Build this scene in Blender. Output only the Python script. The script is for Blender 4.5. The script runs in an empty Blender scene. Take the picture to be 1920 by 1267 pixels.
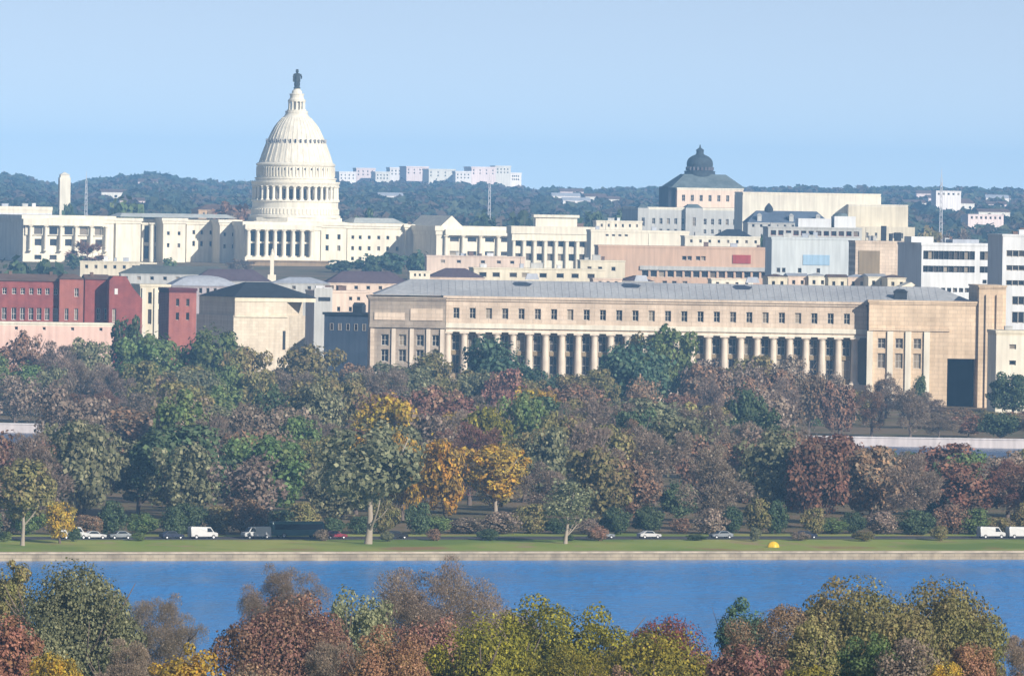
import bpy, math, random
import numpy as np
from mathutils import Matrix, Vector
R = math.radians
scene = bpy.context.scene
COL = scene.collection
rng = random.Random(7)

# ------------------------------------------------------------------ camera geometry
F = 19740.0            # focal length in photo pixels (1920 wide)
H = 60.0               # camera height above the river
HY = 361.0             # horizon row
ROLL = R(0.9)
CR, SR = math.cos(ROLL), math.sin(ROLL)
SLOPE = 0.5            # the shoreline runs at a slant across the view

def lev(px, py):
    du, dv = px - 960.0, py - HY
    return du * CR + dv * SR, -du * SR + dv * CR
def P(px, py, D):
    u, v = lev(px, py)
    return Vector((u * D / F, D, H - v * D / F))
RIDGE = [(-500, 61), (-60, 63), (30, 61), (110, 49), (190, 58), (280, 64), (400, 56), (520, 57), (700, 61), (900, 61), (1000, 55), (1150, 56), (1300, 57), (1450, 59), (1700, 61), (1900, 62), (2400, 62)]
def lerp(tab, x):
    if x <= tab[0][0]: return tab[0][1]
    for (a, b), (c, d) in zip(tab, tab[1:]):
        if x <= c: return b + (d - b) * (x - a) / (c - a)
    return tab[-1][1]
PROF = [(-300, 58), (0, 56.5), (60, 54), (300, 39), (600, 18), (800, 11), (1000, 5), (1180, 2), (1235, .8), (1252, -.5), (1262, -4), (1718, -4), (1719.5, -2.0), (1720.2, 1.26), (1727, 1.35), (1760, 1.7),
        (1792, 2.0), (1826, 2.05), (1900, 2.3), (2330, 2.6), (2336, -1.5), (2512, -1.5), (2514, 1.7), (2600, 2.4), (2800, 3.4), (3000, 4.2), (3400, 6), (3900, 11), (4300, 18), (4600, 25), (4800, 27.5), (5300, 27), (5700, 30)]
def ground(x, D):
    if D < 2400:
        xx = max(-230, min(230, x))
        w = 1.0 if D < 2200 else (2400 - D) / 200.0
        d = D - SLOPE * xx * w
        return lerp(PROF, d)
    if D < 5700: return lerp(PROF, D)
    px = 960 + x * F / D
    top = lerp(RIDGE, px)
    t = min(1.0, (D - 5700) / 4800.0)
    z = 30 + (top - 30) * (t ** 0.85)
    z += 3.0 * math.sin(x * .011 + D * .0021) * math.sin(D * .0035 + 1) * min(1, (D - 5700) / 800) * (1 - t)
    if D > 10600: z -= (D - 10600) * .03
    return z
def col_x(px, D, z):
    du = px - 960.0
    v = (H - z) * F / D
    dv = (v + du * SR) / CR
    return (du * CR + dv * SR) * D / F
def G(px, D):
    x = (px - 960.0) * D / F
    for _ in range(3):
        z = ground(x, D); x = col_x(px, D, z)
    return Vector((x, D, ground(x, D)))

# ------------------------------------------------------------------ materials
def nt(mat):
    mat.use_nodes = True
    n = mat.node_tree
    n.nodes.clear()
    return n, n.nodes, n.links
def rgb(c): return (c[0], c[1], c[2], 1.0)
MATS = {}
def stone(name, c, c2=None, scale=.12, rough=.85, streak=True, bump=.0, brick=None, metal=0.0):
    """weathered masonry / roof: two tones mixed by noise, with faint vertical streaks"""
    if name in MATS: return MATS[name]
    m = bpy.data.materials.new(name); t, N, L = nt(m)
    out = N.new('ShaderNodeOutputMaterial'); b = N.new('ShaderNodeBsdfPrincipled')
    b.inputs['Roughness'].default_value = rough; b.inputs['Metallic'].default_value = metal
    b.inputs['Specular IOR Level'].default_value = .25
    tc = N.new('ShaderNodeTexCoord')
    n1 = N.new('ShaderNodeTexNoise'); n1.inputs['Scale'].default_value = scale; n1.inputs['Detail'].default_value = 6
    L.new(tc.outputs['Object'], n1.inputs['Vector'])
    mix = N.new('ShaderNodeMix'); mix.data_type = 'RGBA'
    c2 = c2 or tuple(v * .72 for v in c)
    mix.inputs['A'].default_value = rgb(c2); mix.inputs['B'].default_value = rgb(c)
    r1 = N.new('ShaderNodeMapRange'); r1.inputs['From Min'].default_value = .3; r1.inputs['From Max'].default_value = .62
    L.new(n1.outputs['Fac'], r1.inputs['Value']); L.new(r1.outputs['Result'], mix.inputs['Factor'])
    src = mix.outputs['Result']
    if streak:
        mp = N.new('ShaderNodeMapping'); mp.inputs['Scale'].default_value = (.9, .9, .06)
        L.new(tc.outputs['Object'], mp.inputs['Vector'])
        n2 = N.new('ShaderNodeTexNoise'); n2.inputs['Scale'].default_value = 1.0; n2.inputs['Detail'].default_value = 4
        L.new(mp.outputs['Vector'], n2.inputs['Vector'])
        r2 = N.new('ShaderNodeMapRange'); r2.inputs['From Min'].default_value = .35; r2.inputs['From Max'].default_value = .65
        r2.inputs['To Min'].default_value = .82; r2.inputs['To Max'].default_value = 1.0
        L.new(n2.outputs['Fac'], r2.inputs['Value'])
        mu = N.new('ShaderNodeMix'); mu.data_type = 'RGBA'; mu.blend_type = 'MULTIPLY'; mu.inputs['Factor'].default_value = 1
        L.new(src, mu.inputs['A']); L.new(r2.outputs['Result'], mu.inputs['B']); src = mu.outputs['Result']
    if brick:
        bk = N.new('ShaderNodeTexBrick'); bk.inputs['Scale'].default_value = 1.0
        bk.inputs['Brick Width'].default_value = brick[0]; bk.inputs['Row Height'].default_value = brick[1]; bk.inputs['Mortar Size'].default_value = brick[2]
        bk.inputs['Color1'].default_value = (1, 1, 1, 1); bk.inputs['Color2'].default_value = (.86, .84, .82, 1); bk.inputs['Mortar'].default_value = (.6, .6, .6, 1)
        mp = N.new('ShaderNodeMapping'); mp.inputs['Rotation'].default_value = (R(90), 0, 0)
        L.new(tc.outputs['Object'], mp.inputs['Vector']); L.new(mp.outputs['Vector'], bk.inputs['Vector'])
        mu = N.new('ShaderNodeMix'); mu.data_type = 'RGBA'; mu.blend_type = 'MULTIPLY'; mu.inputs['Factor'].default_value = .8
        L.new(src, mu.inputs['A']); L.new(bk.outputs['Color'], mu.inputs['B']); src = mu.outputs['Result']
    L.new(src, b.inputs['Base Color']); L.new(b.outputs['BSDF'], out.inputs['Surface'])
    MATS[name] = m
    return m
def plain(name, c, rough=.5, metal=0.0, spec=.5):
    if name in MATS: return MATS[name]
    m = bpy.data.materials.new(name); t, N, L = nt(m)
    out = N.new('ShaderNodeOutputMaterial'); b = N.new('ShaderNodeBsdfPrincipled')
    b.inputs['Roughness'].default_value = rough; b.inputs['Metallic'].default_value = metal
    b.inputs['Specular IOR Level'].default_value = spec
    tc = N.new('ShaderNodeTexCoord'); n1 = N.new('ShaderNodeTexNoise'); n1.inputs['Scale'].default_value = 1.7
    L.new(tc.outputs['Object'], n1.inputs['Vector'])
    mix = N.new('ShaderNodeMix'); mix.data_type = 'RGBA'
    mix.inputs['A'].default_value = rgb(tuple(v * .8 for v in c)); mix.inputs['B'].default_value = rgb(c)
    L.new(n1.outputs['Fac'], mix.inputs['Factor'])
    L.new(mix.outputs['Result'], b.inputs['Base Color']); L.new(b.outputs['BSDF'], out.inputs['Surface'])
    MATS[name] = m
    return m
def glass_mat():
    m = bpy.data.materials.new('window_glass'); t, N, L = nt(m)
    out = N.new('ShaderNodeOutputMaterial'); b = N.new('ShaderNodeBsdfPrincipled')
    b.inputs['Roughness'].default_value = .12
    oi = N.new('ShaderNodeObjectInfo'); cr = N.new('ShaderNodeValToRGB')
    e = cr.color_ramp.elements
    e[0].position = 0; e[0].color = (.008, .010, .016, 1); e[1].position = 1; e[1].color = (.10, .085, .07, 1)
    x = e.new(.5); x.color = (.02, .02, .024, 1); x2 = e.new(.8); x2.color = (.06, .05, .045, 1)
    e[len(e) - 1].color = (.30, .25, .19, 1)
    L.new(oi.outputs['Random'], cr.inputs['Fac']); L.new(cr.outputs['Color'], b.inputs['Base Color'])
    L.new(b.outputs['BSDF'], out.inputs['Surface'])
    return m
GLASS = glass_mat()
WHITE = stone('white_marble', (.86, .79, .64), (.74, .68, .56), .15)
WHITE2 = stone('white_dome_paint', (.84, .78, .65), (.74, .69, .57), .2)
CREAM = stone('cream_stone', (.74, .67, .52), (.62, .55, .42), .1)
CREAM2 = stone('pale_cream_stone', (.80, .75, .62), (.68, .62, .52), .1)
COLM = stone('column_limestone', (.72, .62, .51), (.60, .51, .42), .3)
TAN = stone('tan_limestone', (.77, .63, .50), (.56, .45, .35), .09, brick=(2.4, 1.1, .05))
PEACH = stone('peach_limestone', (.81, .63, .45), (.60, .46, .32), .09, brick=(2.4, 1.1, .05))
SHADETAN = stone('shaded_tan_limestone', (.40, .34, .28), (.30, .25, .21), .25, brick=(2.4, 1.1, .05))
SALMON = stone('salmon_wall', (.62, .42, .30), (.54, .38, .28), .08)
PINK = stone('pink_stone', (.74, .59, .48), (.64, .51, .42), .1)
REDBRICK = stone('red_brick', (.34, .095, .085), (.24, .07, .07), .3, brick=(.6, .22, .02))
REDBRICK2 = stone('light_red_brick', (.42, .15, .12), (.33, .115, .10), .3, brick=(.6, .22, .02))
GREYROOF = stone('grey_metal_roof', (.50, .51, .52), (.38, .39, .41), .07, rough=.6)
PURPLEROOF = stone('purple_brown_roof', (.115, .085, .105), (.085, .065, .085), .1)
DARKROOF = stone('dark_slate_roof', (.035, .045, .06), (.025, .03, .04), .2)
BROWNROOF = stone('brown_roof', (.18, .12, .10), (.13, .09, .08), .2)
PALEROOF = stone('pale_grey_roof', (.45, .48, .54), (.36, .38, .43), .2)
LINKROOF = stone('pale_green_grey_roof', (.60, .62, .58), (.48, .50, .47), .2)
COPPER = stone('green_copper_roof', (.15, .19, .20), (.10, .13, .14), .25)
DOMECOP = stone('dark_copper_dome', (.05, .065, .075), (.03, .04, .05), .5)
GREYWALL = stone('grey_stone_wall', (.50, .50, .48), (.42, .42, .41), .1)
BLUEWALL = stone('pale_blue_grey_panel', (.62, .66, .67), (.54, .58, .60), .06)
CONCRETE = stone('white_concrete', (.72, .73, .74), (.62, .63, .65), .1)
BRONZE = stone('dark_bronze', (.05, .055, .05), (.03, .035, .035), .8, streak=False)
TERRACE = stone('brown_terrace_stone', (.34, .24, .14), (.24, .17, .10), .15)
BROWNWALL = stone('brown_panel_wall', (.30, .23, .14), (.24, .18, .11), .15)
FRAMEM = plain('window_frame_paint', (.5, .46, .4), .6)
WHITEFR = plain('white_window_frame', (.75, .72, .7), .6)
DARKVOID = plain('dark_doorway_wall', (.02, .025, .035), .8)
ROUGHSTONE = stone('seawall_stone', (.42, .35, .25), (.24, .20, .15), .35, brick=(1.8, .5, .05))

# ------------------------------------------------------------------ mesh builder
class MB:
    def __init__(s): s.v = []; s.f = []; s.m = []
    def add(s, vs, fs, mi=0):
        o = len(s.v); s.v += [tuple(p) for p in vs]
        for f in fs: s.f.append(tuple(i + o for i in f)); s.m.append(mi)
    def box(s, x0, x1, y0, y1, z0, z1, mi=0):
        s.add([(x0, y0, z0), (x1, y0, z0), (x1, y1, z0), (x0, y1, z0), (x0, y0, z1), (x1, y0, z1), (x1, y1, z1), (x0, y1, z1)],
              [(3, 2, 1, 0), (4, 5, 6, 7), (0, 1, 5, 4), (1, 2, 6, 5), (2, 3, 7, 6), (3, 0, 4, 7)], mi)
    def lathe(s, prof, n=32, c=(0, 0), mi=0, a0=0.0, cap=True):
        """prof: [(r, z)] from the bottom up"""
        vs = []; fs = []
        for r, z in prof:
            for i in range(n):
                a = a0 + 2 * math.pi * i / n
                vs.append((c[0] + r * math.cos(a), c[1] + r * math.sin(a), z))
        for k in range(len(prof) - 1):
            for i in range(n):
                j = (i + 1) % n
                fs.append((k * n + i, k * n + j, (k + 1) * n + j, (k + 1) * n + i))
        if cap:
            fs.append(tuple(range((len(prof) - 1) * n, len(prof) * n)))
            fs.append(tuple(reversed(range(n))))
        s.add(vs, fs, mi)
    def hip(s, x0, x1, y0, y1, z0, z1, inx, iny, mi=0):
        """hipped roof: the top rectangle is inset by inx, iny"""
        mx0, mx1, my0, my1 = x0 + inx, x1 - inx, y0 + iny, y1 - iny
        s.add([(x0, y0, z0), (x1, y0, z0), (x1, y1, z0), (x0, y1, z0), (mx0, my0, z1), (mx1, my0, z1), (mx1, my1, z1), (mx0, my1, z1)],
              [(3, 2, 1, 0), (4, 5, 6, 7), (0, 1, 5, 4), (1, 2, 6, 5), (2, 3, 7, 6), (3, 0, 4, 7)], mi)
    def extrude_x(s, poly, x0, x1, mi=0):
        """poly: [(y, z)] counter-clockwise seen from +x"""
        n = len(poly)
        s.add([(x0, y, z) for y, z in poly] + [(x1, y, z) for y, z in poly],
              [tuple(reversed(range(n))), tuple(range(n, 2 * n))] + [(i, (i + 1) % n, n + (i + 1) % n, n + i) for i in range(n)], mi)
    def extrude_y(s, poly, y0, y1, mi=0):
        """poly: [(x, z)] counter-clockwise seen from -y"""
        n = len(poly)
        s.add([(x, y0, z) for x, z in poly] + [(x, y1, z) for x, z in poly],
              [tuple(range(n)), tuple(reversed(range(n, 2 * n)))] + [((i + 1) % n, i, n + i, n + (i + 1) % n) for i in range(n)], mi)
    def tube(s, pts, rad, n=7, mi=0):
        rings = []
        for k, (p, r) in enumerate(zip(pts, rad)):
            p = Vector(p)
            a = Vector(pts[max(0, k - 1)]); b = Vector(pts[min(len(pts) - 1, k + 1)])
            d = (b - a).normalized()
            q = d.cross(Vector((.3, 1, .1))).normalized(); w = d.cross(q)
            rings.append([p + q * (r * math.cos(2 * math.pi * i / n)) + w * (r * math.sin(2 * math.pi * i / n)) for i in range(n)])
        vs = [p for r_ in rings for p in r_]
        fs = [(k * n + i, k * n + (i + 1) % n, (k + 1) * n + (i + 1) % n, (k + 1) * n + i) for k in range(len(rings) - 1) for i in range(n)]
        fs.append(tuple(range((len(rings) - 1) * n, len(rings) * n)))
        s.add(vs, fs, mi)
    def mesh(s, name, mats, smooth=False):
        me = bpy.data.meshes.new(name)
        me.from_pydata(s.v, [], s.f)
        for m in mats: me.materials.append(m)
        me.polygons.foreach_set('material_index', s.m)
        if smooth: me.polygons.foreach_set('use_smooth', [True] * len(s.f))
        me.update()
        return me
    def obj(s, name, mats, parent=None, loc=None, smooth=False):
        return link(name, s.mesh(name, mats if isinstance(mats, (list, tuple)) else [mats], smooth), parent, loc)
def link(name, me, parent=None, loc=None, rz=0):
    o = bpy.data.objects.new(name, me); COL.objects.link(o)
    if parent: o.parent = parent
    if loc: o.location = loc
    if rz: o.rotation_euler.z = rz
    return o
def tag(o, label=None, cat=None, group=None, kind=None):
    if label: o['label'] = label
    if cat: o['category'] = cat
    if group: o['group'] = group
    if kind: o['kind'] = kind
    return o
WINC = {}
def window_mesh(w, h, mull, frame=FRAMEM):
    key = (round(w, 1), round(h, 1), mull, frame.name)
    if key not in WINC:
        mb = MB()
        mb.box(0, w, .02, .10, 0, h, 0)
        t = min(.18, w * .1)
        mb.box(0, t, -.06, .0195, 0, h, 1); mb.box(w - t, w, -.06, .0195, 0, h, 1)
        mb.box(t, w - t, -.06, .0195, 0, t, 1); mb.box(t, w - t, -.06, .0195, h - t, h, 1)
        if mull:
            mb.box(w / 2 - t * .35, w / 2 + t * .35, -.05, .0195, t, h - t, 1)
            mb.box(t, w / 2 - t * .35, -.05, .0195, h * .5 - t * .3, h * .5 + t * .3, 1)
            mb.box(w / 2 + t * .35, w - t, -.05, .0195, h * .5 - t * .3, h * .5 + t * .3, 1)
        WINC[key] = mb.mesh('window', [GLASS, frame])
    return WINC[key]
COLC = {}
def column_mesh(r, h, mat, square=False):
    key = (round(r, 2), round(h, 1), mat.name)
    if key not in COLC:
        mb = MB()
        if square: mb.box(-r, r, -r, r, 0, h)
        else:
            mb.box(-1.35 * r, 1.35 * r, -1.35 * r, 1.35 * r, 0, r * .4)
            mb.lathe([(r * 1.2, r * .4), (r * 1.2, r * .7), (r, r * 1.0), (r * 1.0, h * .35), (r * .86, h - r * 1.1), (r * 1.1, h - r * .6), (r * 1.25, h - r * .45)], 14)
            mb.box(-1.3 * r, 1.3 * r, -1.3 * r, 1.3 * r, h - r * .45, h)
        COLC[key] = mb.mesh('column', [mat])
    return COLC[key]

class Bld:
    """one building: an Empty at its left front corner; X(px), Z(py) turn photo pixels into metres on its front at distance D"""
    def __init__(s, name, label, cat, px0, D, theta=0, group=None, pyref=500, zb=None):
        s.D, s.th, s.px0 = D, R(theta), px0
        s.x0 = P(px0, pyref, D).x
        s.gz = ground(s.x0, D) if zb is None else zb
        s.pyref = pyref
        s.root = bpy.data.objects.new(name, None); COL.objects.link(s.root)
        s.root.location = (s.x0, D, s.gz); s.root.rotation_euler.z = s.th
        tag(s.root, label, cat, group)
    def X(s, px, y=0.0):
        dx = P(px, s.pyref, s.D).x - s.x0
        return (dx + y * math.sin(s.th)) / math.cos(s.th)
    def Z(s, py, px=None):
        px = s.px0 if px is None else px
        D = s.D + s.X(px) * math.sin(s.th)
        return P(px, py, D).z - s.gz
    def block(s, x0, x1, z0, z1, y0, y1, mat, holes=(), recess=.45, part='wall', mull=True, frame=FRAMEM, win='window', label=None, winlabel=None):
        """a solid block whose front (at y0) has real openings with windows set back in them; holes: (xa, xb, za, zb)"""
        mb = MB()
        t = recess + .12
        mb.box(x0, x1, y0 + t, y1, z0, z1)
        xs = sorted({x0, x1} | {v for h in holes for v in h[:2]}); zs = sorted({z0, z1} | {v for h in holes for v in h[2:]})
        for xa, xb in zip(xs, xs[1:]):
            for za, zb in zip(zs, zs[1:]):
                cx, cz = (xa + xb) / 2, (za + zb) / 2
                if any(h[0] < cx < h[1] and h[2] < cz < h[3] for h in holes): continue
                mb.add([(xa, y0, za), (xb, y0, za), (xb, y0, zb), (xa, y0, zb)], [(0, 1, 2, 3)])
        q = y0 + t
        mb.add([(x0, y0, z0), (x0, y0, z1), (x0, q, z1), (x0, q, z0)], [(0, 1, 2, 3)])
        mb.add([(x1, y0, z0), (x1, q, z0), (x1, q, z1), (x1, y0, z1)], [(0, 1, 2, 3)])
        mb.add([(x0, y0, z1), (x1, y0, z1), (x1, q, z1), (x0, q, z1)], [(0, 1, 2, 3)])
        for xa, xb, za, zb in holes:
            mb.add([(xa, y0, za), (xa, q, za), (xa, q, zb), (xa, y0, zb)], [(0, 1, 2, 3)])
            mb.add([(xb, y0, za), (xb, y0, zb), (xb, q, zb), (xb, q, za)], [(0, 1, 2, 3)])
            mb.add([(xa, y0, zb), (xa, q, zb), (xb, q, zb), (xb, y0, zb)], [(0, 1, 2, 3)])
            mb.add([(xa, y0, za), (xb, y0, za), (xb, q, za), (xa, q, za)], [(0, 1, 2, 3)])
        o = mb.obj(part, mat, s.root)
        if label: o['label'] = label
        for xa, xb, za, zb in holes:
            w = link(win, window_mesh(xb - xa - .02, zb - za - .02, mull, frame), s.root, (xa + .01, y0 + recess - .02, za + .01))
            if winlabel: w['label'] = winlabel
        return o
    def part(s, name, mat, fn, label=None, parent=None, smooth=False):
        mb = MB(); fn(mb)
        o = mb.obj(name, mat, parent or s.root, smooth=smooth)
        if label: o['label'] = label
        return o
    def cornice(s, x0, x1, y0, y1, z, h, mat, over=.6, name='cornice'):
        return s.part(name, mat, lambda m: (m.box(x0 - over * .5, x1 + over * .5, y0 - over * .5, y1 + over * .5, z + .003, z + h * .45),
                                            m.box(x0 - over, x1 + over, y0 - over, y1 + over, z + h * .453, z + h)))
    def columns(s, pxs, y, z0, z1, r, mat):
        for px in pxs: link('column', column_mesh(r, z1 - z0, mat), s.root, (s.X(px, y), y, z0))

def row(a, b, n): return [a + (b - a) * i / max(1, n - 1) for i in range(n)]
def holes(b, pxs, wpx, pya, pyb, y=0, pxr=None):
    """windows centred on photo columns pxs, wpx wide, from row pya (top) to pyb (bottom)"""
    k = wpx * b.D / F / math.cos(b.th) / 2
    return [(b.X(p, y) - k, b.X(p, y) + k, b.Z(pyb, pxr if pxr is not None else p), b.Z(pya, pxr if pxr is not None else p)) for p in pxs]

# ------------------------------------------------------------------ foliage
def foliage(name, a, b, c=None, transl=.3, rough=.7):
    c = c or tuple(v * 1.5 for v in a)
    a, b, c = (tuple(min(.6, v * 1.8) for v in t) for t in (a, b, c))
    m = bpy.data.materials.new(name); t, N, L = nt(m)
    out = N.new('ShaderNodeOutputMaterial')
    geo = N.new('ShaderNodeNewGeometry'); tc = N.new('ShaderNodeTexCoord'); oi = N.new('ShaderNodeObjectInfo')
    ad = N.new('ShaderNodeVectorMath'); ad.operation = 'ADD'
    L.new(tc.outputs['Object'], ad.inputs[0]); L.new(oi.outputs['Location'], ad.inputs[1])
    n1 = N.new('ShaderNodeTexNoise'); n1.inputs['Scale'].default_value = 1.9; n1.inputs['Detail'].default_value = 2
    L.new(ad.outputs['Vector'], n1.inputs['Vector'])
    r1 = N.new('ShaderNodeMapRange'); r1.inputs['From Min'].default_value = .38; r1.inputs['From Max'].default_value = .6
    L.new(n1.outputs['Fac'], r1.inputs['Value'])
    mx = N.new('ShaderNodeMix'); mx.data_type = 'RGBA'; mx.inputs['A'].default_value = rgb(a); mx.inputs['B'].default_value = rgb(b)
    L.new(r1.outputs['Result'], mx.inputs['Factor'])
    mx2 = N.new('ShaderNodeMix'); mx2.data_type = 'RGBA'; mx2.inputs['B'].default_value = rgb(c or tuple(v * 1.5 for v in a))
    gt = N.new('ShaderNodeMath'); gt.operation = 'GREATER_THAN'; gt.inputs[1].default_value = .72
    L.new(geo.outputs['Random Per Island'], gt.inputs[0]); L.new(gt.outputs[0], mx2.inputs['Factor'])
    L.new(mx.outputs['Result'], mx2.inputs['A'])
    br = N.new('ShaderNodeMapRange'); br.inputs['To Min'].default_value = .62; br.inputs['To Max'].default_value = 1.35
    fr = N.new('ShaderNodeMath'); fr.operation = 'FRACT'; mu7 = N.new('ShaderNodeMath'); mu7.operation = 'MULTIPLY'; mu7.inputs[1].default_value = 7.31
    L.new(geo.outputs['Random Per Island'], mu7.inputs[0]); L.new(mu7.outputs[0], fr.inputs[0]); L.new(fr.outputs[0], br.inputs['Value'])
    hs = N.new('ShaderNodeHueSaturation')
    hr = N.new('ShaderNodeMapRange'); hr.inputs['To Min'].default_value = .488; hr.inputs['To Max'].default_value = .512
    L.new(oi.outputs['Random'], hr.inputs['Value']); L.new(hr.outputs['Result'], hs.inputs['Hue'])
    vr = N.new('ShaderNodeMapRange'); vr.inputs['To Min'].default_value = .82; vr.inputs['To Max'].default_value = 1.18
    m9 = N.new('ShaderNodeMath'); m9.operation = 'MULTIPLY'; m9.inputs[1].default_value = 9.7; f9 = N.new('ShaderNodeMath'); f9.operation = 'FRACT'
    L.new(oi.outputs['Random'], m9.inputs[0]); L.new(m9.outputs[0], f9.inputs[0]); L.new(f9.outputs[0], vr.inputs['Value'])
    vm = N.new('ShaderNodeMath'); vm.operation = 'MULTIPLY'; L.new(br.outputs['Result'], vm.inputs[0]); L.new(vr.outputs['Result'], vm.inputs[1])
    L.new(vm.outputs[0], hs.inputs['Value']); L.new(mx2.outputs['Result'], hs.inputs['Color'])
    d = N.new('ShaderNodeBsdfPrincipled'); d.inputs['Roughness'].default_value = rough; d.inputs['Specular IOR Level'].default_value = .2
    tr = N.new('ShaderNodeBsdfTranslucent'); ms = N.new('ShaderNodeMixShader'); ms.inputs['Fac'].default_value = transl
    L.new(hs.outputs['Color'], d.inputs['Base Color']); L.new(hs.outputs['Color'], tr.inputs['Color'])
    L.new(d.outputs['BSDF'], ms.inputs[1]); L.new(tr.outputs['BSDF'], ms.inputs[2]); L.new(ms.outputs['Shader'], out.inputs['Surface'])
    return m
PAL = {
 'mauve':  ('bare grey-mauve', foliage('mauve_twigs', (.165, .122, .098), (.130, .098, .070), (.2, .16, .125))),
 'brown':  ('brown-leaved', foliage('brown_leaves', (.165, .098, .062), (.135, .105, .075), (.22, .13, .08))),
 'olive':  ('olive-green', foliage('olive_leaves', (.115, .110, .040), (.150, .115, .055), (.17, .15, .06))),
 'green':  ('green-leaved', foliage('green_leaves', (.058, .095, .030), (.095, .110, .040), (.1, .14, .05))),
 'dark':   ('dark green', foliage('dark_leaves', (.026, .046, .022), (.040, .058, .026), (.06, .08, .04), .15)),
 'teal':   ('blue-green', foliage('teal_leaves', (.024, .055, .036), (.04, .068, .04), (.06, .09, .05), .15)),
 'gold':   ('golden yellow', foliage('gold_leaves', (.34, .190, .025), (.17, .130, .035), (.42, .24, .03))),
 'orange': ('orange-leaved', foliage('orange_leaves', (.26, .12, .045), (.2, .12, .05), (.3, .16, .07))),
 'rust':   ('rusty red', foliage('rust_leaves', (.135, .06, .042), (.11, .07, .048), (.18, .09, .06))),
 'crimson':('crimson-leaved', foliage('crimson_leaves', (.115, .028, .028), (.08, .026, .022), (.16, .05, .045))),
 'salmon': ('salmon-pink', foliage('salmon_leaves', (.22, .105, .07), (.18, .105, .05), (.28, .15, .10))),
 'greyg':  ('grey-green', foliage('grey_green_leaves', (.122, .128, .070), (.095, .098, .052), (.18, .175, .10))),
 'lime':   ('yellow-green', foliage('lime_leaves', (.15, .132, .014), (.085, .085, .018), (.20, .17, .025))),
 'wine':   ('purple-brown', foliage('wine_leaves', (.155, .075, .065), (.12, .07, .045), (.2, .12, .08))),
}
BARK = stone('grey_brown_bark', (.17, .13, .11), (.10, .08, .07), 2.0, streak=False)
PALEBARK = stone('pale_bark', (.40, .34, .28), (.24, .20, .16), .8, streak=False)

def norm(V):
    lo = np.quantile(V, .004, axis=0); hi = np.quantile(V, .996, axis=0)
    return (V - (lo + hi) / 2) / ((hi - lo) / 2)
def np_mesh(name, V, Fq, nv):
    me = bpy.data.meshes.new(name)
    nf = len(Fq) // nv
    me.vertices.add(len(V)); me.vertices.foreach_set('co', V.astype(np.float32).ravel())
    me.loops.add(nf * nv); me.loops.foreach_set('vertex_index', Fq.astype(np.int32))
    me.polygons.add(nf); me.polygons.foreach_set('loop_start', np.arange(0, nf * nv, nv, dtype=np.int32))
    me.update(calc_edges=True); me.validate()
    return me
def cards(pos, nrm, size, g, aspect=1.0):
    """one bent leaf-clump card per point"""
    n = len(pos)
    rv = g.normal(size=(n, 3)); t1 = np.cross(nrm, rv); t1 /= np.linalg.norm(t1, axis=1)[:, None] + 1e-9
    t2 = np.cross(nrm, t1)
    s = (size * g.uniform(.4, 1.55, n))[:, None]
    a = t1 * s; b = t2 * s * aspect
    V = np.stack([pos - a - b * .6, pos + a * .7 - b, pos + a + b * .7, pos - a * .6 + b], 1).reshape(-1, 3)
    return V
def lobes(g, n, shape):
    c = g.normal(size=(n, 3)); c /= np.linalg.norm(c, axis=1)[:, None]
    c *= (g.uniform(.05, 1, n) ** .42 * .80)[:, None] * (1 + .16 * np.sin(3 * np.arctan2(c[:, 1], c[:, 0]) + g.uniform(0, 6)))[:, None]
    r = g.uniform(.10, .27, n)
    if shape == 'cone':
        c = np.stack([g.normal(size=n) * .1, g.normal(size=n) * .1, np.linspace(-.85, .85, n)], 1)
        r = np.linspace(.62, .12, n) * g.uniform(.85, 1.15, n)
    if shape == 'tall': c[:, :2] *= .8
    if shape == 'broad': c[:, 2] *= .75
    return c, r
def crown_mesh(seed, n, size, nl, shape='round', stray=.06):
    g = np.random.default_rng(seed)
    c, r = lobes(g, nl, shape)
    w = r ** 2 / (r ** 2).sum()
    k = g.choice(nl, n, p=w)
    d = g.normal(size=(n, 3)); d /= np.linalg.norm(d, axis=1)[:, None]
    rad = r[k] * (1 - .35 * g.random(n) ** 2.0)
    st = g.random(n) < stray
    rad[st] *= g.uniform(1.05, 1.35, st.sum())
    p = c[k] + d * rad[:, None] * np.array([1, 1, .9 if shape != 'cone' else 1.1])
    if shape != 'cone':
        fl = g.random(n) < .2
        p[fl] = d[fl] * (g.random(fl.sum()) ** .4 * .82)[:, None]
    keep = p[:, 2] > -.95
    p, d = p[keep], d[keep]
    nr = d + g.normal(size=d.shape) * .45 + np.array([0, 0, .15]); nr /= np.linalg.norm(nr, axis=1)[:, None]
    V = norm(cards(p, nr, size, g))
    return np_mesh('crown', V, np.arange(len(V)), 4)
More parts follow.
